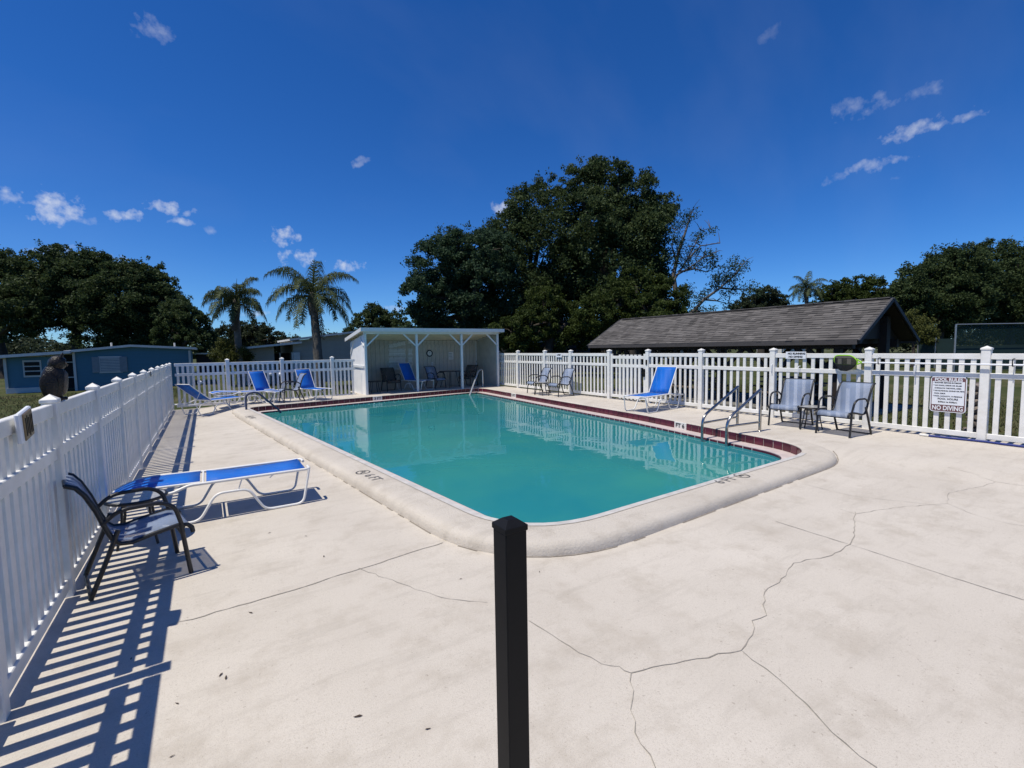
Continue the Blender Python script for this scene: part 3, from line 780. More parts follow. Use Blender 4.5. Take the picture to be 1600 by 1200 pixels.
# ------------------------------------------------------------------ shelter
def shelter():
    X0, X1, Y0, Y1 = 5.58, 12.02, 19.98, 22.15; zb = ZC - .004
    t = thing('pool_shelter', 'white open-fronted shelter with sloping roof at the far end of the pool', 'shelter', (X0, Y0, zb))
    W = X1 - X0; D = Y1 - Y0; HF, HB = 2.66, 2.36
    # back wall of vertical boards
    nb = 30; bw = W / nb
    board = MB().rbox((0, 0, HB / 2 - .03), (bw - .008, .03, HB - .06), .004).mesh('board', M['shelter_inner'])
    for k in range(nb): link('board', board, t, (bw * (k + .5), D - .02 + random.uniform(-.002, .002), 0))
    # side walls: outer sheet with a mid batten
    for x, nm in ((0, 'side_wall'), (W, 'side_wall')):
        m = MB(); m.prism([(.08, 0), (D - .05, 0), (D - .05, HB - .1), (.08, HF - .14)], x - .02, x + .02, 'x'); sw = m.build(nm, M['shelter_wall'], t)
        b = MB(); sgn = -1 if x == 0 else 1
        xi = x - sgn * .03; m = MB(); m.prism([(.09, 0.01), (D - .06, 0.01), (D - .06, HB - .11), (.09, HF - .16)], xi - .006, xi + .006, 'x'); m.build('shade_lining', M['shelter_inner'], t)  # added inner sheet; its darker board colour paints in the side wall's shade
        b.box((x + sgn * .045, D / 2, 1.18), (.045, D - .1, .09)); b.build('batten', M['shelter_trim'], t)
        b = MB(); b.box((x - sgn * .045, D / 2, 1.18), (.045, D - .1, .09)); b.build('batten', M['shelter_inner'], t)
    # front posts with braces
    xs = [0.02, on_y(653, 611, Y0).x - X0, on_y(722.5, 604, Y0).x - X0, W - .02]
    pm = MB().rbox((0, 0, HF / 2 - .05), (.10, .10, HF - .1), .006).mesh('post', M['shelter_trim'])
    for i, x in enumerate(xs):
        link('post', pm, t, (x, 0, 0))
        for s in (-1, 1):
            if (i == 0 and s < 0) or (i == 3 and s > 0): continue
            m = MB(); m.bar((x + s * .05, 0, HF - .62), (x + s * .58, 0, HF - .12), .05, .06); m.build('brace', M['shelter_trim'], t)
    for x in (0.02, W - .02):
        link('post', MB().rbox((0, 0, HB / 2 - .06), (.10, .10, HB - .12), .006).mesh('post', M['shelter_trim']), t, (x - (.0 if x > 1 else 0), D, 0))
        m = MB(); sx = -.06 if x < 1 else .06
        m.bar((x + sx, D - .05, HB - .65), (x + sx, D - .55, HB - .06), .05, .06); m.build('brace', M['shelter_trim'], t)
        m = MB(); m.bar((x + sx, .05, HF - .62), (x + sx, .55, HF - .2), .05, .06); m.build('brace', M['shelter_trim'], t)
    hb = MB(); hb.box((W / 2, 0, HF - .06), (W + .1, .07, .12)); hb.build('beam', M['shelter_trim'], t)
    # roof: deck board, fascia with rolled drip edge, metal sheet
    oh = .16
    def zz(y): return HF + (HB - HF) * y / D
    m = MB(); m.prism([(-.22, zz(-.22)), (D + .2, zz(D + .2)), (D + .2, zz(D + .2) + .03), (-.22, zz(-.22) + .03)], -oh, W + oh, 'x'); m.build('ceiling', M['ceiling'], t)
    m = MB(); m.prism([(-.25, zz(-.25) + .034), (D + .23, zz(D + .23) + .034), (D + .23, zz(D + .23) + .09), (-.25, zz(-.25) + .09)], -oh - .03, W + oh + .03, 'x'); m.build('roof', M['shelter_trim'], t)
    m = MB(); m.box((W / 2, -.275, zz(-.25) + .02), (W + 2 * oh + .12, .035, .15)); m.build('fascia', M['shelter_trim'], t)
    for x in (-oh - .045, W + oh + .045):
        m = MB(); m.prism([(-.25, zz(-.25) - .05), (D + .23, zz(D + .23) - .05), (D + .23, zz(D + .23) + .095), (-.25, zz(-.25) + .095)], x - .014, x + .014, 'x'); m.build('fascia', M['shelter_trim'], t)
    for k in range(5):
        y = D * (k + .5) / 5
        m = MB(); m.box((W / 2, y, zz(y) - .045), (W - .06, .05, .08)); m.build('rafter', M['ceiling'], t)
    # white crossed strips added on the back wall to imitate light spots
    spots = thing('light_spot_panel', 'four rows of white crossed strips imitating light spots on the shelter back wall', 'painted light spots', (X0, Y1 - .06, zb))
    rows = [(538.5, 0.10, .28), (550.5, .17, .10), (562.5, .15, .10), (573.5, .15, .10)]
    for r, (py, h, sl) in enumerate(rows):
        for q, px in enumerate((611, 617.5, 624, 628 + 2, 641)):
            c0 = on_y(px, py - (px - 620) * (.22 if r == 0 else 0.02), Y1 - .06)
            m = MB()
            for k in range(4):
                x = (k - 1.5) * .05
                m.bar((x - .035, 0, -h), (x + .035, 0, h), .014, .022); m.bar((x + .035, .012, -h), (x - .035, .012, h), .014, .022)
            m.build('light_spot_strip', M['vinyl'], spots, loc=(c0.x - X0, 0, c0.z - zb))
    # clock and papers on the back wall
    c = on_y(671, 552, Y1 - .07)
    ck = thing('wall_clock', 'round black rimmed clock hanging on the shelter wall', 'clock', (c.x, c.y, c.z))
    Rx = Matrix.Rotation(math.pi / 2, 3, 'X')
    f = MB().lathe([(.13, 0), (.13, .02)], n=20); f.v = [tuple(Rx @ Vector(v)) for v in f.v]; f.build('face', M['paper'], ck)
    f = MB().tube([(.145 * math.cos(a), -.02, .145 * math.sin(a)) for a in [2 * math.pi * k / 20 for k in range(20)]], .024, 6, True); f.build('rim', M['clock_rim'], ck)
    f = MB(); f.bar((0, -.026, 0), (.05, -.026, .05), .008, .008); f.bar((0, -.026, 0), (-.03, -.026, .09), .006, .006)
    for k in range(12): a = k * math.pi / 6; f.bar((.095 * math.sin(a), -.025, .095 * math.cos(a)), (.112 * math.sin(a), -.025, .112 * math.cos(a)), .006, .008)
    f.build('hands_and_ticks', M['ink'], ck)
    for (px, py, wd, hh, lab) in ((704.5, 556, .26, .38, 'pale notice board on the shelter wall above the dark table'), (675.5, 569.5, .09, .22, 'small white notice on the shelter wall above the grey chair')):
        c = on_y(px, py, Y1 - .06); n_ = thing('wall_notice', lab, 'notice', (c.x, c.y, c.z))
        MB().rbox((0, 0, 0), (wd, .012, hh), .003).build('board', M['paper'], n_)
        m = MB()
        for k in range(4): m.box((random.uniform(-.02, .02), -.008, hh * (.32 - .2 * k)), (wd * .7, .002, hh * .06))
        m.build('print', M['shutter'], n_)
shelter()

# ------------------------------------------------------------------ furniture
K = 1.14
def k3(p): return tuple(v * K for v in p)
def make_chair(label, group, fab, name='sling_chair'):
    t = thing(name, label, 'chair', (0, 0, 0), 0, group)
    prof = [(.345, .345), (.34, .385), (.31, .418), (.24, .43), (.08, .405), (-.06, .375), (-.13, .385), (-.175, .43), (-.21, .52), (-.26, .68), (-.315, .81), (-.36, .875), (-.42, .905)]
    prof = [(x * K, z * K) for x, z in prof]
    MB().ribbon(prof, -.255 * K, .255 * K, .008).build('sling', fab, t)
    for s in (-1, 1):
        y = .27 * s
        MB().tube([(x, y * K, z) for x, z in prof], .020, 6).build('side_rail', M['chair_frame'], t)
        MB().tube(fillet([k3(p) for p in ((-.235, y, .56), (-.13, y * 1.07, .655), (.13, y * 1.1, .655), (.225, y * 1.1, .60), (.275, y * 1.04, .40))], .1, 5), .019, 6).build('arm', M['chair_frame'], t)
        MB().tube([k3(p) for p in ((.262, y * 1.04, .43), (.31, y * 1.06, 0))], .020, 6).build('leg', M['chair_frame'], t)
        MB().tube(fillet([k3(p) for p in ((-.14, y * 1.04, .50), (-.20, y * 1.06, .34), (-.33, y * 1.06, .012))], .1, 4), .020, 6).build('leg', M['chair_frame'], t)
    MB().tube([k3((-.33, -.285, .014)), k3((-.33, .285, .014))], .013, 6).build('crossbar', M['chair_frame'], t)
    MB().tube([k3((.275, -.28, .33)), k3((.275, .28, .33))], .012, 6).build('crossbar', M['chair_frame'], t)
    MB().tube([k3((-.42, -.27, .905)), k3((-.42, .27, .905))], .012, 6).build('crossbar', M['chair_frame'], t)
    return t
chairs_proto = {}
def chair(x, y, ang, label, group, fab='sling_grey', z=None):
    if fab not in chairs_proto:
        c = make_chair(label, group, M[fab]); chairs_proto[fab] = c
    else: c = copy_tree(chairs_proto[fab]); c.scale = (1, 1, 1); c['label'] = label; c['group'] = group
    c.location = (x, y, dz(x, y) if z is None else z); c.rotation_euler = (0, 0, math.radians(ang)); return c
def make_table(label, r, h, top):
    t = thing('side_table', label, 'table', (0, 0, 0), 0, 'small round side tables')
    MB().lathe([(r - .012, h - .018), (r - .012, h + .002), (0.001, h + .006)], n=28, smooth=False).build('table_top', top, t)
    MB().tube([((r) * math.cos(a), r * math.sin(a), h - .012) for a in [2 * math.pi * k / 28 for k in range(28)]], .017, 6, True).build('rim', M['chair_frame'], t)
    for k in range(4):
        a = math.pi / 4 + k * math.pi / 2; cx, sx = math.cos(a), math.sin(a)
        MB().tube(fillet([(.45 * r * cx, .45 * r * sx, h - .03), (.62 * r * cx, .62 * r * sx, h - .07), (.66 * r * cx, .66 * r * sx, h * .55), (.92 * r * cx, .92 * r * sx, 0)], .06, 4), .013, 6).build('leg', M['chair_frame'], t)
    return t
tproto = {}
def table(x, y, label, r=.26, h=.50, top='glass_top', rz=0):
    key = (r, h, top)
    if key not in tproto: tproto[key] = t = make_table(label, r, h, M[top])
    else: t = copy_tree(tproto[key]); t['label'] = label
    t.location = (x, y, dz(x, y)); t.rotation_euler = (0, 0, math.radians(rz)); return t

def lounger(x, y, ang, back, label, droop=0.0, z=None, size=.955):
    t = thing('sun_lounger', label, 'sun lounger', (x, y, dz(x, y) if z is None else z), math.radians(ang), 'blue sling sun loungers'); t.scale = (size,) * 3
    hw = .315; H_ = .42; xh = -.10; fx = 1.02; rx_ = -.80
    ca, sa = math.cos(math.radians(back)), math.sin(math.radians(back))
    for s in (-1, 1):
        yy = hw * s
        MB().tube(fillet([k3(p) for p in ((fx, yy * .5, H_), (fx, yy, H_), (xh - .1, yy, H_), (xh - .25, yy, H_ - .06), (rx_, yy, H_ - .06))], .05, 3), .019, 7).build('side_rail', M['white_frame'], t)
        MB().tube(fillet([k3(p) for p in ((fx - .01, yy * 1.02, H_ - .005), (fx - .09, yy * 1.08, .018), (.52, yy * 1.08, .018), (.36, yy * 1.05, H_ - .13), (.20, yy * 1.05, H_ - .13))], .09, 5), .017, 7).build('leg', M['white_frame'], t)
        MB().tube(fillet([k3(p) for p in ((.22, yy * 1.05, H_ - .13), (.04, yy * 1.05, H_ - .13), (-.12, yy * 1.08, .018), (-.48, yy * 1.08, .018), (-.60, yy * 1.03, H_ - .06))], .09, 5), .017, 7).build('leg', M['white_frame'], t)
        for q in (.30, .62): MB().tube([k3((q, yy, H_ - .01)), k3((q - .04, yy * 1.04, H_ - .12 if q < .5 else H_ - .04))], .008, 5).build('strut', M['white_frame'], t)
    Lb = .80
    bp = [(xh - ca * d, H_ + .012 + sa * d - droop * max(0, d - .45) ** 2) for d in (0, .15, .3, .45, .6, .7, Lb)]
    MB().ribbon([(a * K, b * K) for a, b in [(fx - .05, H_ + .012), (.8, H_ - .004), (.6, H_ - .012), (.3, H_ - .014), (.1, H_ - .006), (xh + .06, H_ + .012)]], -(hw - .03) * K, (hw - .03) * K, .008).build('seat_sling', M['sling_blue'], t)
    MB().ribbon([(a * K, b * K) for a, b in bp[0:]], -(hw - .03) * K, (hw - .03) * K, .008).build('back_sling', M['sling_blue'], t)
    for s in (-1, 1):
        MB().tube([k3((a, s * (hw - .012), b)) for a, b in bp], .015, 6).build('back_frame', M['white_frame'], t)
    MB().tube([k3((bp[-1][0], -(hw - .012), bp[-1][1])), k3((bp[-1][0], hw - .012, bp[-1][1]))], .013, 6).build('head_bar', M['white_frame'], t)
    MB().tube([k3((xh + .03, -hw, H_)), k3((xh + .03, hw, H_))], .013, 6).build('hinge_bar', M['white_frame'], t)
    MB().tube([k3((rx_, -hw, H_ - .06)), k3((rx_, hw, H_ - .06))], .013, 6).build('rear_bar', M['white_frame'], t)
    if back > 20:
        for s in (-1, 1):
            MB().tube([k3((xh - ca * .42, s * hw * .9, H_ + sa * .42)), k3((rx_ + .18, s * hw * .95, H_ - .06))], .010, 5).build('support_arm', M['white_frame'], t)
    return t

# near left: lounger, chair and round table by the fence
lounger(-.03, 7.03, 0, 1.0, 'blue sling lounger lying flat beside the round table, closest of all loungers', droop=.9)
chair(-.61, 5.40, 12, 'grey sling armchair in the fence shadow before the flat blue lounger', 'sling armchairs by the pool').scale = (.95,) * 3
table(-.70, 6.36, 'round grey topped table between the fence-side armchair and the flat lounger')
# far left corner
pa = on_deck(318, 650)
lounger(-.02, 18.45, 36, 38, 'blue lounger with half raised head in the far fence corner', droop=-.15)
lounger(1.05, 19.6, 8, 5, 'flat blue lounger tucked behind the half raised one near the back fence', droop=.5)
lounger(1.80, 19.92, -60, 63, 'upright blue lounger on the left of the grey chair, before the back fence', size=.88)
lounger(3.34, 19.85, -68, 66, 'upright blue lounger next to the shelter, facing the pool', size=.88)
chair(2.62, 19.32, 186, 'grey sling armchair turned sideways between the two upright blue loungers', 'sling armchairs by the pool')
# right side
def mid(a, b): p = on_deck(*a); q = on_deck(*b); return (p + q) / 2
lounger(11.08, 9.42, 188, 60, 'blue lounger with raised back standing alone beside the picket gate')
chair(11.35, 15.7, 172, 'grey sling armchair by the fence nearer the shelter, behind a small table', 'sling armchairs by the pool')
chair(11.4, 14.3, 176, 'grey sling armchair by the fence nearer the gate', 'sling armchairs by the pool')
table(11.0, 15.05, 'small round table between the two armchairs near the shelter', r=.27, h=.50, top='glass_top', rz=20)
chair(11.14, 5.63, 186, 'grey blue armchair by the fence next to the steel handrails', 'sling armchairs by the pool')
chair(10.86, 4.45, 173, 'grey blue armchair under the pool skimmer net', 'sling armchairs by the pool')
table(10.92, 5.08, 'round side table between the two armchairs near the handrails', rz=12)
# under the shelter
lounger(8.0, 21.1, -70, 62, 'blue lounger with raised back standing in the shelter', z=ZC)
chair(7.05, 21.2, -86, 'brown sling chair in the shelter beside the blue lounger', 'brown sling chairs in the shelter', 'sling_brown', ZC)
chair(9.2, 21.1, -72, 'dark grey armchair in the shelter left of the dark table', 'sling armchairs by the pool', z=ZC)
chair(11.0, 21.2, -150, 'brown sling chair in the shelter corner right of the dark table', 'brown sling chairs in the shelter', 'sling_brown', ZC)
table(6.15, 20.75, 'black stool like table just inside the left shelter post', r=.30, h=.52, top='dark_top')
table(10.0, 21.2, 'large dark round table in the middle of the shelter', r=.52, h=.80, top='dark_top', rz=15)

# ------------------------------------------------------------------ handrails
def handrail(pts, label, m='steel', r=.030, extra=None, group=None, fr=.16):
    t = thing('pool_handrail', label, 'handrail', tuple(pts[0]), 0, group)
    o = Vector(pts[0])
    MB().tube(fillet([Vector(p) - o for p in pts], fr, 7), r, 10).build('rail', M[m], t)
    if extra: MB().tube([Vector(p) - o for p in extra], r * .8, 8).build('brace', M['steel'], t)
    f = MB().lathe([(.05, 0), (.05, .012), (.03, .022)], n=14); f.build('flange', M['steel'], t)
    return t
for k, (a, b, lab) in enumerate((((1152, 665), (1097, 690), 'steel pool handrail nearer the gate, one of the pair'), ((1187, 674), (1135, 697), 'steel pool handrail nearer the armchairs, one of the pair'))):
    A = on_deck(*a); A.z = ZC - .004
    topA = A + Vector((0, 0, .90))
    B = on_z(b[0], b[1], WATER_Z); B2 = Vector((B.x, B.y, -.9))
    Bt = Vector((B.x, B.y, .46))
    handrail([A, topA, topA + (Bt - topA) * .02, Bt, B2], lab, extra=[A + Vector((0, 0, .2)), Vector((B.x, B.y, .33))], group='steel handrails at the ladder', fr=.2)
A = on_deck(754.5, 604); A.z = ZC
B = on_z(729, 619, WATER_Z)
handrail([A, A + Vector((-.02, -.02, .86)), A + Vector((-.34, -.2, .80)), Vector((B.x, B.y, -.4))], 'bright steel grab rail at the pool edge before the shelter', m='bright_steel', r=.036, fr=.22)
A = on_deck(398, 650); A = Vector((1.02, 17.6, .1))
B = on_z(440, 645, WATER_Z)
handrail([A, A + Vector((0, 0, .55)), A + Vector((.32, .05, .62)), Vector((B.x, B.y, -.05)), Vector((B.x, B.y, -.6))], 'curved handrail in a navy sleeve at the far left steps', m='blue_cover', r=.032, fr=.2)

# ------------------------------------------------------------------ signs, net, owl, gauge
def right_plane(px, py, out=.05):
    d = pdir(px, py); x = 12.1
    for _ in range(6):
        p = on_x(px, py, x); x = rx(p.y) - out
    return p
FR = math.atan2(-1, -(rx(0) - rx(1)) if False else .0185)   # direction of travel along the right fence (towards -y)
fdir = Vector((rx(0) - rx(1), -1, 0)).normalized()
def board(px0, py0, px1, py1, name, label, cat):
    a = right_plane(px0, py0); b = right_plane(px1, py1); c = (a + b) / 2
    wd = (Vector((a.x, a.y, 0)) - Vector((b.x, b.y, 0))).length; h = abs(a.z - b.z)
    t = thing(name, label, cat, c, math.atan2(fdir.y, fdir.x)); return t, wd, h
t, wd, h = board(1456.5, 590.5, 1507, 643.5, 'pool_rules_sign', 'maroon and white POOL RULES NO DIVING sign on the fence', 'sign')
h = .68; wd = .53
def rr(w_, h_, r, n=4):
    pts = []
    for cx, cz, a0 in ((w_ / 2 - r, h_ / 2 - r, 0), (-w_ / 2 + r, h_ / 2 - r, 90), (-w_ / 2 + r, -h_ / 2 + r, 180), (w_ / 2 - r, -h_ / 2 + r, 270)):
        for k in range(n + 1): a = math.radians(a0 + 90 * k / n); pts.append((cx + r * math.cos(a), cz + r * math.sin(a)))
    return pts
MB().prism(rr(wd, h, .05), -.004, .004, 'y').build('board', M['sign_white'], t)
MB().prism(rr(wd - .03, h - .03, .04), -.0065, -.0045, 'y').build('border', M['sign_maroon'], t)
MB().prism(rr(wd - .055, h * .66, .006), -.009, -.0068, 'y').build('panel', M['sign_white'], t).location = (0, 0, h * .035)
for txt, z_, sz, mm, sx in (('POOL RULES', .414, .082, 'sign_white', .88), ('NO DIVING', -.392, .118, 'sign_white', .74)):
    place_text(text_mesh(txt, sz, 'lettering', M[mm], .0006, bold=.003), 'lettering', t, (0, -.0095, h * z_), (1, 0, 0), (0, 0, 1), (sx, 1, 1))
yy = .325
for txt, sz, al in (('* SHOWER BEFORE ENTERING', .030, 0), ('* NO FOOD, DRINK OR GLASS', .030, 0), ('  ANIMALS IN THE POOL AREA', .030, 0), ('* NO RUNNING, DIVING OR PETS', .030, 0), ('  POOL DECK', .030, 0), ('* POOL CAPACITY: 19 PERSONS', .030, 0), ('POOL HOURS', .048, 1), ('8:00am to 8:00pm', .038, 1)):
    me = text_mesh(txt, sz, 'lettering', M['ink'], .0006, align='CENTER' if al else 'LEFT', bold=.0012)
    place_text(me, 'lettering', t, (0 if al else -wd / 2 + .045, -.0105, h * yy), (1, 0, 0), (0, 0, 1), (1, 1, 1)); yy -= .076 if sz < .035 else .085
for sx in (-1, 1):
    for sz in (-1, 1): MB().box((sx * (wd / 2 - .01), -.008, sz * (h / 2 - .01)), (.02, .012, .02)).build('screw', M['ink'], t)
t, wd, h = board(1227, 549.5, 1260, 561, 'warning_sign', 'small white NO DIVING plate on the top fence rail above the armchairs', 'sign')
wd, h = .47, .17
MB().rbox((0, 0, 0), (wd, .01, h), .004).build('board', M['sign_white'], t)
place_text(text_mesh('NO RUNNING', .062, 'lettering', M['ink'], .0008, bold=.003), 'lettering', t, (.02, -.007, .038), (1, 0, 0), (0, 0, 1))
place_text(text_mesh('NO DIVING', .062, 'lettering', M['ink'], .0008, bold=.003), 'lettering', t, (.0, -.007, -.038), (1, 0, 0), (0, 0, 1))
t, wd, h = board(866, 552, 881, 558.5, 'depth_plate', 'small white plate on the top fence rail above the paired armchairs', 'sign')
MB().rbox((0, 0, 0), (.38, .01, .16), .004).build('board', M['sign_white'], t)
place_text(text_mesh('6 FEET', .085, 'lettering', M['ink'], .0008, bold=.004), 'lettering', t, (0, -.007, .01), (1, 0, 0), (0, 0, 1))

def skimmer():
    c = right_plane(1321, 566, .12); d = fdir
    t = thing('skimmer_net', 'lime rimmed black skimmer net on a long white pole hung along the fence', 'pool net', c, math.atan2(d.y, d.x))
    a, b = .23, .185
    rim = fillet([(-a * .92, 0, .13), (a * .45, 0, .16), (a, 0, .02), (a * .8, 0, -.10), (-a * .85, 0, -.10)], .09, 5, True)
    pts = fillet([(-a, 0, .15), (a * .55, 0, .15), (a * 1.05, 0, .02), (a * .9, 0, -.06), (-a * .95, 0, -.05)], .12, 5, True)
    MB().tube(pts, .013, 6, True).build('rim', M['net_green'], t)
    n = MB(); m_ = len(pts)
    rows = [[Vector(p) for p in pts]]
    for s, drop, back in ((.92, -.05, -.03), (.7, -.12, -.06), (.35, -.17, -.07)):
        rows.append([Vector((p.x * s, back, p.z * s + drop)) for p in rows[0]])
    vs = [v for r in rows for v in r]; fs = []
    for i in range(3):
        for k in range(m_): k2 = (k + 1) % m_; fs.append((i * m_ + k, i * m_ + k2, (i + 1) * m_ + k2, (i + 1) * m_ + k))
    fs.append(tuple(range(3 * m_, 4 * m_)))
    n.add(vs, fs, 0, True).build('mesh_bag', M['net'], t)
    hd = MB(); hd.tube([(a * .95, 0, .07), (a * 1.35, 0, .005), (a * 1.75, 0, .0)], .014, 6); hd.tube([(a * .9, 0, -.05), (a * 1.35, 0, -.005), (a * 1.75, 0, -.0)], .014, 6); hd.build('yoke', M['net_green'], t)
    MB().tube([(a * 1.4, 0, 0), (5.2, 0, -.01)], .017, 8).build('pole', M['sign_white'], t)
    for x in (.62, 2.6): 
        hk = MB(); hk.tube(fillet([(x, .09, .10), (x, -.03, .10), (x, -.03, -.03), (x, .03, -.03)], .03, 3), .008, 5); hk.build('hook', M['black_metal'], t)
skimmer()
def hook_stub(px, py, label):
    p = right_plane(px, py, .06); t = thing('pole_hook', label, 'hook', p, math.atan2(fdir.y, fdir.x), 'white pole hooks on the fence')
    MB().tube(fillet([(0, .05, .09), (0, -.05, .09), (0, -.05, -.08), (0, -.02, -.14)], .03, 3), .009, 6).build('hook', M['sign_white'], t)
hook_stub(1207, 575, 'white hook on the mid fence rail beside the post left of the armchairs'); hook_stub(1249, 578, 'white hook on the mid fence rail under the small NO DIVING plate'); hook_stub(1430, 577, 'white hook on the mid fence rail left of the pool rules sign')

def owl():
    p = (LX - .02, 5.56, 1.62)
    t = thing('owl_decoy', 'dark plastic owl decoy perched on the fence rail behind the first post cap', 'owl decoy', p, math.radians(10))
    t.scale = (.62, .60, .70)
    def blob(prof, c, sx, sy, lean, name, m, n=16):
        b = MB().lathe(prof, n=n); b.v = [(v[0] * sx + lean * v[2] + c[0], v[1] * sy + c[1], v[2] + c[2]) for v in b.v]; return b.build(name, M[m], t)
    blob([(.05, -.03), (.085, 0), (.12, .06), (.145, .14), (.15, .22), (.135, .30), (.105, .36), (.08, .395)], (-.02, 0, .02), .95, .85, .06, 'body', 'owl')
    blob([(.001, .0), (.06, .005), (.085, .04), (.095, .085), (.085, .13), (.055, .165), (.001, .18)], (.035, 0, .365), 1.05, 1.0, .1, 'head', 'owl')
    blob([(.001, .0), (.06, .03), (.085, .10), (.085, .18), (.07, .26), (.001, .31)], (.085, 0, .055), .5, .9, .10, 'breast', 'owl_pale')
    for y in (-1, 1):
        m = MB(); m.lathe([(.026, 0), (.02, .03), (.003, .065)], n=8); m.v = [(v[0] + .4 * v[2] + .085, v[1] + y * .05, v[2] + .515) for v in m.v]; m.build('ear_tuft', M['owl'], t)
        m = MB(); m.lathe([(.022, 0), (.022, .012), (.008, .018)], n=10); m.v = [(v[2] + .125, v[0] + y * .04, v[1] + .455) for v in m.v]; m.build('eye', M['owl_pale'], t)
        m = MB(); m.lathe([(.004, -.02), (.045, .05), (.065, .16), (.06, .25), (.02, .31)], n=10); m.v = [(v[0] * 1.5 - .05, v[1] * .45 + y * .118, v[2] + .03) for v in m.v]; m.build('wing', M['owl'], t)
        m = MB(); m.rbox((.075, y * .045, .012), (.10, .05, .035), .01); m.build('foot', M['owl'], t)
    m = MB(); m.add([(.135, -.014, .445), (.135, .014, .445), (.16, 0, .425), (.14, 0, .40)], [(0, 1, 2), (0, 2, 3), (1, 3, 2), (0, 3, 1)]); m.build('beak', M['owl_pale'], t)
    m = MB(); m.rbox((-.02, 0, -.005), (.17, .13, .03), .01); m.build('base', M['owl'], t)
owl()
def gauge():
    a = on_x(34, 664, LX + .05)
    t = thing('wall_thermometer', 'tan thermometer plaque in a white frame tilted on the shaded fence rail', 'thermometer', a, math.pi / 2)
    tilt = Matrix.Rotation(math.radians(-14), 4, 'Y')
    R = Matrix.Rotation(math.radians(-8), 3, 'Y')
    MB().rbox((0, -.012, 0), (.25, .03, .20), .008, R).build('frame', M['sign_white'], t)
    MB().rbox((.0, -.03, 0), (.175, .012, .175), .004, R).build('face', M['gauge'], t)
    m = MB()
    for k in range(5): m.box(R @ Vector((-.065 + .032 * k, -.0375, (.0, .01, -.01, .0, .0)[k])), (.007 if k % 2 else .012, .003, .12), R)
    m.build('scale_print', M['ink'], t)
gauge()
m = MB(); p = on_x(235, 584, LX + .04)
bt = thing('rail_clip', 'small dark clip hanging on the shaded fence rail near the far corner', 'clip', p, 0)
m = MB(); m.add([(0, 0, .06), (.01, -.10, -.06), (.012, -.02, -.04), (.012, .03, -.05), (.01, .11, -.02), (.0, .02, .03)], [(0, 1, 2), (0, 2, 3), (0, 3, 4), (0, 4, 5)]); m.box((.006, 0, 0), (.012, .03, .12)); m.build('body', M['ink'], bt)

# blue hose along the foot of the right fence
pts = [right_plane(px, 690, .12) for px in (1452, 1480, 1510, 1540, 1570, 1600, 1660)]
pts = [Vector((q.x - .03 * math.sin(i * 1.7) - (.04 if i == 0 else 0), q.y, ZC + .02)) for i, q in enumerate(pts)]
hs = thing('pool_hose', 'dark blue hose lying along the foot of the fence below the sign', 'hose', pts[0])
MB().tube([q - pts[0] for q in pts], .02, 7).build('hose', M['hose'], hs)
e = MB(); e.tube([Vector((0, .0, 0)), Vector((.0, .14, 0))], .024, 8); e.build('coupling', M['paper'], hs)

# fallen leaves on the deck
lf = MB(); lf.add([(-.04, 0, .002), (-.01, -.013, .006), (.035, -.004, .003), (.05, .002, .008), (.03, .009, .004), (-.012, .012, .003)], [(0, 1, 5), (1, 2, 4, 5), (2, 3, 4)])
lf_me = lf.mesh('fallen_leaf', M['leaf_dead'])
for i, (px, py) in enumerate(((353, 1060), (268, 1183), (277, 1100), (478, 838), (421, 833), (506, 870), (720, 905), (668, 1140), (843, 894), (458, 700), (1288, 752), (1240, 747), (345, 1055), (392, 958), (560, 1120), (205, 1030))):
    p = on_deck(px, py); o = link('fallen_leaf', lf_me, None, (p.x, p.y, p.z + .004), random.uniform(0, 6.28), (random.uniform(.3, .6),) * 3)
    tag(o, 'small dry brown leaf fallen on the pale deck', 'leaf', 'dry leaves on the deck')

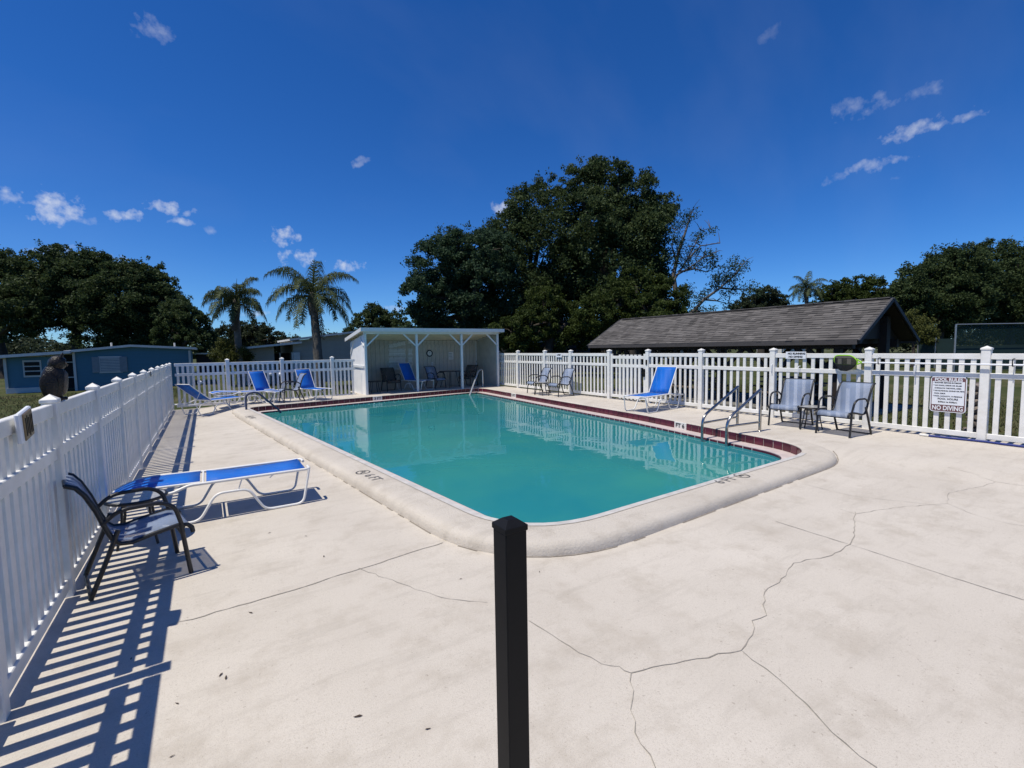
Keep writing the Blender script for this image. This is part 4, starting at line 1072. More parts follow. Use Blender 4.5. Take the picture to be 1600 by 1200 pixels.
# ------------------------------------------------------------------ buildings
def blue_home():
    Y = 38.6
    def P(px, py): q = on_y(px, py, Y); return q.x, q.z
    x0, _ = P(118, 600); x1, _ = P(300, 600); xm, zr = P(205, 541); _, zl = P(119, 550); _, zr2 = P(300, 545)
    zr, zl, zr2 = zr - .03, zl, zr2
    t = thing('mobile_home', 'blue mobile home with shuttered window beyond the shaded fence', 'house', (x0, Y, LAWN)); g = LAWN
    def lx(px, py): a, b = P(px, py); return a - x0, b - g
    W = x1 - x0; D = 7
    # lap siding, course by course, under the low gable
    top = [(0, zl - g), (xm - x0, zr - g), (W, zr2 - g)]
    m = MB(); m.prism([(0, 0)] + [(W, 0)] + [(W, zr2 - g), (xm - x0, zr - g), (0, zl - g)], .03, D, 'y'); m.build('wall', M['blue_siding'], t)
    hmin = min(zl, zr2) - g; n = 11
    lap = MB().prism([(0, 0), (-.028, 0), (-.004, hmin / n), (0, hmin / n)], 0, 1, 'x')
    lap.v = [(v[0], v[1] + .03, v[2]) for v in lap.v]; lm = lap.mesh('siding_board', M['blue_siding'])
    for k in range(n): link('siding_board', lm, t, (0, 0, hmin * k / n), None, (W, 1, 1))
    m = MB(); m.bar((-.35, D / 2, top[0][1] + .02), (xm - x0, D / 2, top[1][1] + .06), D + .6, .14); m.bar((xm - x0, D / 2, top[1][1] + .06), (W + .35, D / 2, top[2][1] + .02), D + .6, .14); m.build('roof', M['roof_metal'], t)
    for a in (-.02, W - .08):
        MB().box((a + .05, -.03, hmin / 2), (.12, .06, hmin)).build('corner_trim', M['roof_trim'], t)
    for px in (168, 271):
        a, b = lx(px, 541); MB().lathe([(.05, b - .1), (.05, b + .25)], (a, 1.5, 0), 8).build('vent_pipe', M['roof_trim'], t)
    wx0, wz1 = lx(156, 559); wx1, wz0 = lx(189, 580)
    wn = MB(); wn.box(((wx0 + wx1) / 2, -.02, (wz0 + wz1) / 2), (wx1 - wx0 + .16, .05, wz1 - wz0 + .16)); wn = wn.build('window', M['roof_trim'], t)
    MB().box(((wx0 + wx1) / 2, -.055, (wz0 + wz1) / 2), (wx1 - wx0, .02, wz1 - wz0)).build('pane', M['shutter'], wn)
    bl = MB()
    for k in range(9): bl.box(((wx0 + wx1) / 2, -.068, wz0 + (wz1 - wz0) * (k + .5) / 9), (wx1 - wx0 - .05, .01, .03))
    bl.build('blind', M['roof_trim'], wn)
    for px in (150, 193.5):
        a, b = lx(px, 570); s = MB(); s.rbox((a, -.03, (wz0 + wz1) / 2), (.36, .05, wz1 - wz0 + .1), .01)
        for k in range(7): s.box((a, -.06, wz0 + (wz1 - wz0) * (k + .5) / 7), (.26, .02, .05))
        s.build('shutter', M['shutter'], t)
    # porch wing on the left
    wx, _ = lx(11, 600)
    zt0 = lx(2, 558)[1]; zt1 = lx(117, 550)[1]
    m = MB(); m.bar((lx(-12, 560)[0], 1.6, zt0 + .0), (-.04, 1.6, zt1 + .0), 4.2, .16); m.build('porch_roof', M['roof_metal'], t)
    a0, a1 = lx(11, 600)[0], lx(92, 600)[0]
    m = MB(); m.box(((a0 + a1) / 2, .9, zt0 / 2 + .08), (a1 - a0, 1.6, zt0 - .2)); m.build('porch_wall', M['blue_siding'], t)
    m = MB(); m.box(((a1 - .04) / 2, 1.2, zt0 / 2 + .1), (-.04 - a1, 1.5, zt0 - .1)); m.build('screen_room', M['dark_gap'], t)
    for px in (93, 117):
        a, _ = lx(px, 600); MB().box((a, .35, zt0 / 2), (.10, .08, zt0)).build('porch_post', M['roof_trim'], t)
    for py in (566, 590): _, b = lx(105, py); MB().box(((a1) / 2, .38, b), (-a1, .05, .06)).build('screen_bar', M['roof_trim'], t)
    b0 = lx(37, 565); b1 = lx(63, 587)
    wn = MB().box(((b0[0] + b1[0]) / 2, .08, (b0[1] + b1[1]) / 2), (b1[0] - b0[0] + .14, .05, b0[1] - b1[1] + .14)).build('window', M['roof_trim'], t)
    for k in range(3): MB().box(((b0[0] + b1[0]) / 2, .04, b1[1] + (b0[1] - b1[1]) * (k + .5) / 3), (b1[0] - b0[0], .03, (b0[1] - b1[1]) / 3 - .07)).build('pane', M['dark_gap'], wn)
    MB().box(((a0 + a1) / 2, .03, .16), (a1 - a0 + .06, .12, .3)).build('skirting', M['roof_trim'], t)
    MB().box((a0 - .02, .05, zt0 / 2), (.12, .1, zt0)).build('corner_trim', M['roof_trim'], t)
blue_home()
def grey_home():
    Y = 36.0; g = LAWN
    def P(px, py): q = on_y(px, py, Y); return q.x, q.z - g
    x0 = P(381, 560)[0]
    t = thing('mobile_home', 'low grey mobile home with dark porch behind the two palms', 'house', (x0, Y, g))
    def L_(px, py): a, b = P(px, py); return a - x0, b
    a1 = L_(428, 545); z0 = L_(381, 546)[1]
    xw = L_(456, 535); xe = L_(575, 520)
    for (xa, xb, za, zb, nm, d0) in ((0, a1[0], z0 - .05, L_(428, 540)[1] - .02, 'wall', 0), (xw[0], xe[0], L_(456, 533)[1], L_(575, 518)[1], 'wall', -.4)):
        m = MB(); m.prism([(xa, 0), (xb, 0), (xb, zb), (xa, za)], d0, 6, 'y'); wl = m.build(nm, M['grey_siding'], t)
        n = 8
        for k in range(n):
            h_ = za / n; mm = MB().prism([(d0, 0), (d0 - .03, 0), (d0 - .005, h_), (d0, h_)], xa + .01, xb - .01, 'x'); mm.build('siding_board', M['grey_siding'], t, loc=(0, 0, h_ * k))
    m = MB(); m.bar((-.4, 2.6, z0 + .04), (xw[0] + .5, 2.6, L_(456, 535)[1] - .02), 7, .13); m.build('porch_roof', M['roof_metal'], t)
    m = MB(); m.bar((xw[0] - .25, 2.4, L_(453, 532.5)[1] + .05), (xe[0] + .3, 2.4, L_(577, 516.5)[1] + .05), 6.6, .13); m.build('roof', M['roof_metal'], t)
    m = MB(); m.box(((a1[0] + xw[0]) / 2, 2.2, 1.0), (xw[0] - a1[0], 2, 2.1)); m.build('porch_screen', M['dark_gap'], t)
    for px in (429, 440, 455): MB().box((L_(px, 550)[0], .9 if px < 450 else -.5, 1.05), (.11, .1, 2.1)).build('porch_post', M['roof_trim'], t)
    MB().box((L_(455, 550)[0] + .25, -.6, 1.3), (.4, .08, 1.6)).build('door', M['roof_trim'], t)
grey_home()
def little_building(px0, px1, py, Y, label, wallm, roofm, name='shed', slope=0.0, depth=4, fascia=.12):
    a = on_y(px0, py, Y); b = on_y(px1, py, Y); g = LAWN
    t = thing(name, label, 'shed' if name == 'shed' else 'house', (a.x, Y, g)); W = b.x - a.x; za, zb = a.z - g, b.z - g + slope
    m = MB(); m.prism([(0, 0), (W, 0), (W, zb - .05), (0, za - .05)], 0, depth, 'y'); m.build('wall', M[wallm], t)
    m = MB(); m.bar((-.2, depth / 2 - .1, za), (W + .2, depth / 2 - .1, zb), depth + .5, fascia); m.build('roof', M[roofm], t)
    m = MB(); m.rbox((W * .55, -.03, min(za, zb) * .42), (min(.9, W * .3), .05, min(za, zb) * .75), .01); m.build('door', M['dark_gap'], t)
    for k in range(3): MB().box((W * (k + .5) / 3 - W * .1, -.02, min(za, zb) * .5), (.05, .03, min(za, zb) - .15)).build('batten', M[wallm], t)
    return t
little_building(306, 345, 552.5, 55, 'small dark shed with pale roof edge between the blue home and the palm', 'dark_gap', 'roof_metal')
little_building(856, 922, 533.5, 32, 'navy shed with thin pale roof behind the sunlit picket fence', 'navy_wall', 'roof_metal', fascia=.09)
little_building(802, 824, 535, 44, 'tiny dark shed with a white roof under the big oaks', 'dark_gap', 'roof_metal')
little_building(1222, 1262, 520, 40, 'white cottage glimpsed beneath the long shingled roof', 'paper', 'roof_metal', 'cottage')
little_building(1060, 1092, 522, 46, 'pale shed glimpsed beneath the far part of the shingled roof', 'grey_siding', 'roof_metal')

# pavilion: long gable roof on dark timber posts
def pavilion():
    YG = 5.9
    A = on_y(1340, 533, YG); B = on_y(1432, 528, YG); Pk = on_y(1392, 466, YG)
    Xa, Xb = A.x, B.x; ze = (A.z + B.z) / 2; xr = (Xa + Xb) / 2; zr = Pk.z
    far = on_x(920, 541, Xa); Y1 = far.y; g = LAWN
    t = thing('picnic_pavilion', 'long open pavilion with grey brown shingled gable roof on dark posts', 'pavilion', (xr, YG, g))
    hw = (Xb - Xa) / 2; Lg = Y1 - YG; ze -= g; zr -= g
    for s in (-1, 1):
        # roof boards under the shingles
        m = MB(); m.prism([(0, zr - .06), (s * hw, ze - .06), (s * hw, ze), (0, zr)], 0, Lg, 'y'); m.build('roof_deck', M['wood_dark'], t)
        nv = Vector((s * hw, 0, ze - zr)); SL = nv.length; dn = nv.normalized(); up = Vector((-dn.z * s, 0, dn.x * s)) if s > 0 else Vector((dn.z, 0, -dn.x))
        if up.z < 0: up = -up
        exp_ = .145; nr = int(SL / exp_) + 1; sh = MB(); rnd = random.Random(5 + s)
        for r in range(nr):
            d1 = min(SL + .03, SL + .03 - r * exp_); d0 = max(0, d1 - exp_ - .05); y = -.04 - rnd.random() * .2
            while y < Lg:
                wd = rnd.uniform(.14, .34); y2 = min(y + wd, Lg + .04); y1 = max(y, -.04)
                if y2 - y1 > .02:
                    th = rnd.choice((.008, .012, .018)); e = rnd.uniform(-.012, .012)
                    P0 = Vector((0, 0, zr)) + dn * d0 + up * .004; P1 = Vector((0, 0, zr)) + dn * (d1 + e) + up * (.012 + th); P2 = Vector((0, 0, zr)) + dn * (d1 + e) + up * .006
                    sh.add([(P0.x, y1, P0.z), (P0.x, y2, P0.z), (P1.x, y2, P1.z), (P1.x, y1, P1.z), (P2.x, y1, P2.z), (P2.x, y2, P2.z)], [(0, 1, 2, 3), (3, 2, 5, 4)])
                y += wd
        o = sh.build('shingles', M['shingle'], t); o['kind'] = 'stuff'
        m = MB(); m.box((s * (hw + .015), Lg / 2, ze - .055), (.04, Lg, .15)); m.build('eave_fascia', M['roof_dark'], t)
        for y in (-.06, Lg + .06):
            m = MB(); m.bar((0, y, zr - .03), (s * (hw + .04), y, ze - .06), .04, .11); m.build('barge_board', M['barge'], t)
    cap = MB()
    for k in range(int(Lg / .3)): cap.box((0, .15 + .3 * k, zr + .022), (.22, .31, .03 + .012 * (k % 2)))
    cap = cap.build('ridge_cap', M['shingle'], t); cap['kind'] = 'stuff'
    # posts, braces, beams, truss ties
    n = 6; inset = .55
    for s in (-1, 1):
        xx = s * (hw - inset)
        bm_ = MB(); bm_.box((xx, Lg / 2, ze - .12), (.18, Lg - .6, .26)); bm_.build('beam', M['wood_dark'], t)
        for k in range(n):
            y = .7 + (Lg - 1.4) * k / (n - 1)
            MB().box((xx, y, (ze - .25) / 2), (.18, .18, ze - .25)).build('post', M['wood_dark'], t)
            for q in (-1, 1):
                if (k == 0 and q < 0) or (k == n - 1 and q > 0): continue
                m = MB(); m.bar((xx, y + q * .05, ze - 1.05), (xx, y + q * .85, ze - .25), .10, .13); m.build('brace', M['wood_dark'], t)
    for k in range(n):
        y = .7 + (Lg - 1.4) * k / (n - 1)
        m = MB(); m.box((0, y, ze - .02), (2 * (hw - inset) + .2, .12, .2)); m.bar((0, y, ze), (0, y, zr - .1), .12, .12); m.build('truss', M['wood_dark'], t)
        for s in (-1, 1): m = MB(); m.bar((0, y, zr - .16), (s * (hw - .1), y, ze - .1), .10, .16); m.build('rafter', M['wood_dark'], t)
    gx = on_y(1378.5, 600, YG + .35).x - xr
    MB().box((gx, .35, (zr - .5) / 2), (.26, .22, zr - .5)).build('post', M['wood_dark'], t)
    # gable boarding, dark inside the rakes
    m = MB(); m.prism([(-hw * .93, ze + .02), (hw * .93, ze + .02), (0, zr - .12)], .42, .46, 'y'); m.build('gable_boarding', M['wood_dark'], t)
    sl = MB().box((0, Lg / 2, .035), (2 * hw - .2, Lg, .1)).build('floor_slab', M['slab'], t)
    for k, (dx, dy) in enumerate(((-1.0, 2.2), (1.4, 3.6), (-1.0, 6.0), (1.4, 8.0))):
        pt = thing('picnic_table', ('dark picnic table under the pavilion, nearest the fence and the gable', 'dark picnic table on the far side under the pavilion, second from the gable', 'dark picnic table by the fence side posts under the pavilion, third from the gable', 'dark picnic table deepest under the pavilion roof')[k], 'picnic table', (xr + dx, YG + dy, g + .085), math.radians(90), 'picnic tables under the pavilion')
        for q in range(5): MB().rbox((0, -.32 + .16 * q, .80), (1.9, .145, .04), .005).build('plank', M['brown_wood'], pt)
        for sy in (-1, 1):
            MB().rbox((0, sy * .72, .48), (1.9, .26, .045), .005).build('bench', M['brown_wood'], pt)
        for sx in (-.7, .7):
            for sy in (-1, 1): MB().bar((sx, sy * .2, .79), (sx, sy * .62, 0), .05, .09).build('leg', M['brown_wood'], pt)
            MB().box((sx + .05, 0, .44), (.045, 1.6, .09)).build('cross_beam', M['brown_wood'], pt)
M['roof_dark'] = mat('grey_fascia', (.07, .064, .062), .7, var=.25, vscale=4)
M['barge'] = mat('blue_grey_trim', (.035, .038, .048), .7, var=.25, vscale=4)
pavilion()

# tennis court screen on the far right
def court():
    Y0 = on_d(1494, 540, 33)
    a = on_d(1494, 507, 33); b = on_d(1640, 505, 33); zt = a.z
    t = thing('court_fence', 'tall fence with dark green windscreen at the edge of the court', 'fence', (a.x, a.y, LAWN)); d = Vector((b.x - a.x, b.y - a.y, 0)); L = d.length; d.normalize(); rz = math.atan2(d.y, d.x); t.rotation_euler = (0, 0, rz)
    h = zt - LAWN
    n = 3
    for k in range(n): MB().tube([(L * 1.6 * k / (n - 1), 0, 0), (L * 1.6 * k / (n - 1), 0, h)], .055, 8).build('post', M['galv'], t)
    MB().tube([(0, 0, h), (L * 1.6, 0, h)], .035, 6).build('top_rail', M['galv'], t)
    MB().tube([(0, -.02, h * .55), (L * 1.6, -.02, h * .55)], .014, 6).build('mid_rail', M['screen_green'], t)
    MB().box((L * .8, .05, h * .29), (L * 1.6, .02, h * .52)).build('windscreen', M['screen_green'], t); MB().box((L * .8, .05, h * .77), (L * 1.6, .006, h * .42)).build('mesh_screen', M['mesh_screen'], t)
    a = on_d(1436, 530, 40); b = on_d(1494, 530, 36); t2 = thing('court_fence', 'lower dark green court fence right of the pavilion gable', 'fence', (a.x, a.y, LAWN)); d = b - a; t2.rotation_euler = (0, 0, math.atan2(d.y, d.x)); L = math.hypot(d.x, d.y)
    MB().box((L / 2, 0, 1.2), (L, .03, 2.3)).build('windscreen', M['screen_green'], t2); 
    for k in range(3): MB().tube([(L * k / 2, -.05, 0), (L * k / 2, -.05, 2.45)], .05, 6).build('post', M['galv'], t2)
court()
# pale path beyond the right fence
p0 = on_z(1430, 546, LAWN); p1 = on_z(1640, 543, LAWN)
MBp = MB(); d = (p1 - p0); s_ = Vector((-d.y, d.x, 0)).normalized() * .6
MBp.add([p0 - d - s_ + Vector((0, 0, .004)), p1 + d - s_ + Vector((0, 0, .004)), p1 + d + s_ + Vector((0, 0, .004)), p0 - d + s_ + Vector((0, 0, .004))], [(0, 1, 2, 3)])
tag(MBp.build('path', M['hill']), kind='structure')
# small dry stone pillar behind the fence by the sign
sp = right_plane(1524, 620, -.9)
stn = thing('stone_pillar', 'rough stacked stone pillar behind the fence beside the pool rules sign', 'stone pillar', (sp.x, sp.y, LAWN))
rnd = random.Random(3)
for k in range(9):
    for q in range(2):
        bm = bmesh.new(); bmesh.ops.create_icosphere(bm, subdivisions=1, radius=.5); m = MB()
        vs = [Vector((v.co.x * rnd.uniform(.85, 1.1) * .34, v.co.y * rnd.uniform(.85, 1.1) * .30, v.co.z * rnd.uniform(.8, 1.1) * .19)) for v in bm.verts]; bm.verts.index_update()
        m.add(vs, [[v.index for v in f.verts] for f in bm.faces]); bm.free()
        m.build('stone', M['stone'], stn, loc=((q - .5) * .24 * (1 if k % 2 else .9), (rnd.random() - .5) * .1, .08 + k * .145), rz=rnd.uniform(0, 3))
# garden globes beyond the back fence
for i, (px, py) in enumerate(((424, 584), (438, 585), (312.5, 598))):
    q = on_y(px, py, 24.5); gl = thing('garden_globe', ('white garden globe behind the upright blue lounger', 'white garden globe right of the upright blue lounger', 'white garden globe seen between pickets in the far corner')[i], 'garden light', (q.x, q.y, LAWN), 0, 'white garden globes')
    MB().lathe([(.001, -.10), (.07, -.07), (.10, 0), (.07, .07), (.001, .10)], n=12).build('globe', M['sign_white'], gl, loc=(0, 0, q.z - LAWN)); MB().tube([(0, 0, 0), (0, 0, q.z - LAWN - .09)], .02, 6).build('stake', M['black_metal'], gl)

# ------------------------------------------------------------------ vegetation
def leaf_mesh(name, centers, size, m, rng, up_bias=.35, aspect=.55):
    n = len(centers); c = np.asarray(centers, np.float32)
    nrm = rng.normal(size=(n, 3)); nrm[:, 2] += up_bias; nrm /= np.linalg.norm(nrm, axis=1, keepdims=True)
    a = np.cross(nrm, rng.normal(size=(n, 3))); a /= np.linalg.norm(a, axis=1, keepdims=True); b = np.cross(nrm, a)
    s = (size * rng.uniform(.6, 1.25, (n, 1))).astype(np.float32)
    v = np.empty((n, 4, 3), np.float32)
    v[:, 0] = c - a * s * .5; v[:, 1] = c + b * s * aspect * .5 + nrm * s * .08; v[:, 2] = c + a * s * .5; v[:, 3] = c - b * s * aspect * .5 + nrm * s * .08
    me = bpy.data.meshes.new(name); me.vertices.add(n * 4); me.loops.add(n * 4); me.polygons.add(n)
    me.vertices.foreach_set('co', v.ravel()); me.loops.foreach_set('vertex_index', np.arange(n * 4, dtype=np.int32))
    me.polygons.foreach_set('loop_start', np.arange(0, n * 4, 4, dtype=np.int32)); me.polygons.foreach_set('loop_total', np.full(n, 4, np.int32))
    me.materials.append(m); me.update(calc_edges=True); return me
def clump_points(rng, blobs, n, clump=(.16, .30), shell=.5, flat=1.0):
    # blobs: (centre, radius); leaves gathered in clumps near each blob's outside
    wts = np.array([r ** 2 for _, r in blobs]); wts = wts / wts.sum(); out = []
    for (c, r), w_ in zip(blobs, wts):
        k = int(n * w_); nc = max(10, int(30 + 5 * r * r)); nc = min(nc, 240)
        d = rng.normal(size=(nc, 3)); d /= np.linalg.norm(d, axis=1, keepdims=True)
        rad = r * (shell + (1 - shell) * rng.uniform(0, 1, (nc, 1)) ** .5); cc = np.array(c) + d * rad * np.array([1, 1, flat])
        cr = r * rng.uniform(*clump, nc); cr = np.clip(cr, .35, 1.7)
        which = rng.choice(nc, k, p=(cr ** 2) / (cr ** 2).sum())
        if r > .8:      # loose sprigs that break up the outline
            ns = max(8, nc // 3); d2 = rng.normal(size=(ns, 3)); d2 /= np.linalg.norm(d2, axis=1, keepdims=True)
            c2 = np.array(c) + d2 * r * rng.uniform(.98, 1.28, (ns, 1)) * np.array([1, 1, flat]); k2 = int(k * .07); w2 = rng.integers(0, ns, k2)
            out.append(c2[w2] + rng.normal(size=(k2, 3)) * np.clip(r * .07, .12, .32))
        q = rng.normal(size=(k, 3)); q /= np.linalg.norm(q, axis=1, keepdims=True)
        out.append(cc[which] + q * (cr[which, None] * rng.uniform(0, 1, (k, 1)) ** .45) * np.array([1.1, 1.1, .75]))
    return np.concatenate(out)
tree_seed = [100]
def tree(label, depth, blobs_px, base_px, n, size, leaf='leaf_oak', name='oak_tree', cat='tree', trunk_r=.45, group=None, clump=(.16, .30), shell=.5, bark='bark', dspread=.25, limbs=True, up=.35):
    n = int(n * 2.1); size *= .64
    tree_seed[0] += 1; rng = np.random.default_rng(tree_seed[0]); rnd = random.Random(tree_seed[0])
    blobs = []
    for b in blobs_px:
        px, py, rp = b[:3]; dd = depth + (b[3] if len(b) > 3 else rnd.uniform(-dspread, dspread) * 6)
        blobs.append((on_d(px, py, dd), .95 * rp * dd / FPX))
    bx = on_d(base_px, 540, depth); base = Vector((bx.x, bx.y, LAWN))
    t = thing(name, label, cat, base, 0, group)
    pts = clump_points(rng, [((c - base)[:], r) for c, r in blobs], n, clump, shell)
    pts = pts[pts[:, 2] > .35]
    link('crown', leaf_mesh('crown', pts, size, M[leaf], rng, up), t)
    big = max(blobs, key=lambda b: b[1]); fork = Vector(((big[0].x - base.x) * .35, (big[0].y - base.y) * .35, max(1.2, (big[0].z - big[1] * .7 - LAWN))))
    tr = MB(); tr.tube([(0, 0, -.2), (fork.x * .2, fork.y * .2, fork.z * .4), fork], [trunk_r * 1.35, trunk_r, trunk_r * .75], 9)
    if limbs:
        for c, r in blobs[:14]:
            q = c - base; mdl = fork.lerp(q, .5) + Vector((rnd.uniform(-.5, .5), rnd.uniform(-.5, .5), rnd.uniform(.0, .8)))
            tr.tube([fork - Vector((0, 0, .2)), mdl, q], [trunk_r * .6, trunk_r * .35, trunk_r * .12], 6)
            for k in range(3):
                e = q + Vector((rnd.uniform(-1, 1), rnd.uniform(-1, 1), rnd.uniform(-.3, 1))) * r * .7
                tr.tube([q, q.lerp(e, .5) + Vector((0, 0, .1)), e], [trunk_r * .12, trunk_r * .08, trunk_r * .04], 5)
    tr.build('trunk', M[bark], t)
    return t

# the big oaks behind the shelter
G = 'oaks behind the shelter and the fence'
tree('broad rounded oak on the left of the big dark clump behind the shelter', 38, [(690, 420, 50), (668, 460, 40), (730, 400, 48), (700, 490, 55), (660, 505, 32), (755, 450, 60), (770, 390, 38), (715, 385, 26)], 715, 36000, .34, 'leaf_blue', group=G)
tree('dense oak crown in the middle of the big dark clump behind the shelter', 42, [(835, 330, 46), (858, 300, 28), (800, 370, 46), (790, 350, 22), (850, 400, 80), (800, 450, 70), (880, 470, 70), (825, 500, 50), (760, 500, 45)], 815, 40000, .36, 'leaf_oak', group=G)
tree('tallest oak rising over the pavilion end of the big dark clump', 40, [(940, 300, 50), (905, 285, 32), (985, 312, 46), (1018, 330, 38), (925, 350, 60), (1000, 375, 50), (960, 420, 80), (1025, 345, 28), (1000, 440, 50), (900, 420, 55), (930, 268, 20), (968, 272, 20)], 950, 46000, .36, 'leaf_oak', group=G, trunk_r=.6)
tree('yellowish green oak low in the big clump above the shingled roof', 33, [(1000, 455, 38), (1040, 470, 34), (960, 470, 36), (930, 490, 32), (1010, 490, 36), (1052, 492, 24), (975, 500, 30)], 985, 18000, .30, 'leaf_oak2', group=G)
tree('olive green oak low in the big clump above the navy shed', 34, [(850, 480, 34), (830, 510, 34), (880, 505, 36), (910, 515, 30), (800, 520, 34), (860, 530, 30)], 850, 15000, .30, 'leaf_oak2', group=G)

# sparse broken tree with bare limbs
def sparse():
    rng = np.random.default_rng(77); rnd = random.Random(77); D = 37
    b = on_d(1062, 540, D); base = Vector((b.x, b.y, LAWN))
    t = thing('bare_tree', 'thin tree with bare limbs and ragged leaf tufts right of the big oaks', 'tree', base)
    limbs = [[(1062, 540), (1058, 470), (1052, 430), (1060, 395), (1072, 360), (1080, 332)], [(1052, 440), (1072, 408), (1085, 385), (1095, 360), (1110, 357)], [(1056, 430), (1075, 420), (1100, 402), (1118, 395)],
             [(1060, 425), (1085, 420), (1105, 425), (1118, 418)], [(1058, 412), (1050, 385), (1055, 360)], [(1075, 405), (1095, 384), (1125, 380)],
             [(1066, 520), (1078, 492), (1100, 468), (1125, 450), (1150, 428), (1160, 414)], [(1100, 468), (1120, 470), (1138, 475)], [(1125, 450), (1150, 452), (1172, 452)], [(1085, 485), (1105, 492), (1120, 505)]]
    tr = MB()
    for i, l in enumerate(limbs):
        dd = D + rnd.uniform(-.8, .8); pts = [on_d(px, py, D + (dd - D) * (k / len(l))) - base for k, (px, py) in enumerate(l)]
        r0 = .24 if i == 0 else (.17 if i == 6 else .085)
        tr.tube(pts, [r0 * (1 - .85 * k / (len(pts) - 1)) for k in range(len(pts))], 6)
        for k in range(1, len(pts)):
            for _ in range(3):
                e = pts[k] + Vector((rnd.uniform(-1.2, 1.2), rnd.uniform(-1, 1), rnd.uniform(-.3, 1.1)))
                tr.tube([pts[k], pts[k].lerp(e, .5) + Vector((0, 0, .12)), e], [.03, .02, .008], 4)
    tr.build('trunk', M['pale_bark'], t)
    tuft = [(1075, 340, 12), (1062, 350, 9), (1085, 335, 7), (1058, 372, 12), (1062, 385, 9), (1090, 372, 9), (1082, 392, 12), (1112, 360, 7), (1098, 366, 6), (1110, 398, 10), (1098, 402, 8), (1118, 406, 7), (1075, 412, 11), (1060, 408, 10), (1092, 415, 9), (1110, 415, 8), (1050, 400, 9),
            (1140, 420, 14), (1150, 408, 8), (1160, 418, 9), (1165, 412, 5), (1128, 440, 14), (1145, 435, 12), (1118, 430, 9), (1112, 448, 9), (1135, 458, 9), (1150, 452, 8), (1172, 450, 12), (1185, 458, 9), (1100, 460, 9), (1082, 470, 14), (1075, 452, 11), (1090, 490, 12), (1110, 485, 9), (1138, 478, 8), (1125, 495, 10), (1070, 490, 14), (1100, 505, 12)]
    pts = clump_points(rng, [((on_d(x, y, D + rnd.uniform(-.6, .6)) - base)[:], r * D / FPX) for x, y, r in tuft], 6500, (.3, .5), .2)
    link('crown', leaf_mesh('crown', pts, .17, M['leaf_blue'], rng), t)
sparse()

# left group
G = 'oaks behind the blue home'
tree('oak at the far left edge of the photo behind the blue home', 46, [(8, 440, 48), (-30, 430, 50), (20, 480, 48), (-20, 490, 50), (12, 412, 20), (45, 500, 26)], 5, 26000, .40, 'leaf_oak', group=G)
tree('widest oak behind the blue home, standing over its porch', 48, [(90, 425, 40), (65, 418, 26), (130, 435, 46), (155, 420, 28), (115, 470, 52), (170, 470, 44), (85, 478, 36), (95, 400, 18), (140, 408, 20), (150, 510, 40), (178, 428, 22)], 120, 36000, .40, 'leaf_oak', group=G)
tree('oak behind the blue home standing over its shuttered window', 50, [(215, 450, 40), (235, 432, 24), (200, 430, 20), (250, 450, 26), (225, 490, 50), (262, 480, 30), (205, 520, 40), (180, 495, 34)], 220, 28000, .40, 'leaf_oak', group=G)
tree('smallest oak of the row, at the right end of the blue home', 47, [(285, 495, 26), (305, 510, 24), (270, 520, 30), (300, 535, 24), (322, 525, 14), (283, 478, 14)], 290, 15000, .36, 'leaf_oak', group=G)
# further trees
G = 'distant trees on the skyline'
tree('round dark tree between the big palm and the shelter roof', 60, [(590, 500, 24), (570, 505, 20), (612, 505, 20), (560, 520, 22), (600, 520, 26), (582, 486, 12), (630, 512, 16)], 590, 11000, .42, 'leaf_oak', name='round_tree', group=G)
tree('far tree line piece showing behind the slender palm', 70, [(395, 525, 22), (420, 530, 22), (440, 540, 16), (375, 520, 18), (402, 512, 12), (350, 530, 22), (460, 540, 16)], 400, 10000, .46, 'leaf_far', name='round_tree', group=G)
tree('far tree with rounded top just right of the ragged bare tree', 62, [(1178, 470, 18), (1200, 466, 18), (1218, 472, 14), (1160, 482, 18), (1190, 485, 26), (1215, 490, 22), (1196, 455, 9)], 1190, 10000, .42, 'leaf_far', name='round_tree', group=G)
tree('far brownish tree above the middle of the shingled ridge', 64, [(1300, 462, 22), (1320, 455, 20), (1345, 452, 22), (1370, 455, 22), (1390, 458, 16), (1330, 475, 30), (1290, 475, 22), (1375, 478, 28), (1358, 441, 10), (1405, 470, 20)], 1340, 16000, .44, 'leaf_oak2', name='round_tree', group=G)
G = 'large trees beyond the court'
tree('large dark tree rising right behind the pavilion gable', 52, [(1440, 450, 40), (1420, 470, 32), (1470, 430, 40), (1500, 420, 36), (1455, 490, 44), (1500, 470, 46), (1420, 500, 30), (1485, 405, 18), (1520, 450, 36)], 1460, 32000, .42, 'leaf_oak', group=G)
tree('large dark tree over the court windscreen at the right edge', 55, [(1550, 410, 34), (1590, 420, 40), (1530, 440, 40), (1570, 460, 50), (1620, 450, 50), (1545, 390, 16), (1600, 395, 20), (1540, 490, 40), (1600, 495, 44), (1650, 430, 50)], 1575, 34000, .44, 'leaf_oak', group=G)
tree('low yellow green bush under the trees right of the gable', 40, [(1425, 505, 20), (1440, 515, 18), (1410, 515, 16), (1450, 525, 14)], 1428, 6000, .26, 'leaf_shrub', name='bush', cat='bush', trunk_r=.12)
tree('yellow green bush at the foot of the slender palm', 31, [(355, 545, 12), (368, 550, 12), (345, 555, 12), (360, 562, 14), (382, 558, 10), (350, 535, 8)], 360, 5000, .20, 'leaf_shrub', name='bush', cat='bush', trunk_r=.08, shell=.2)

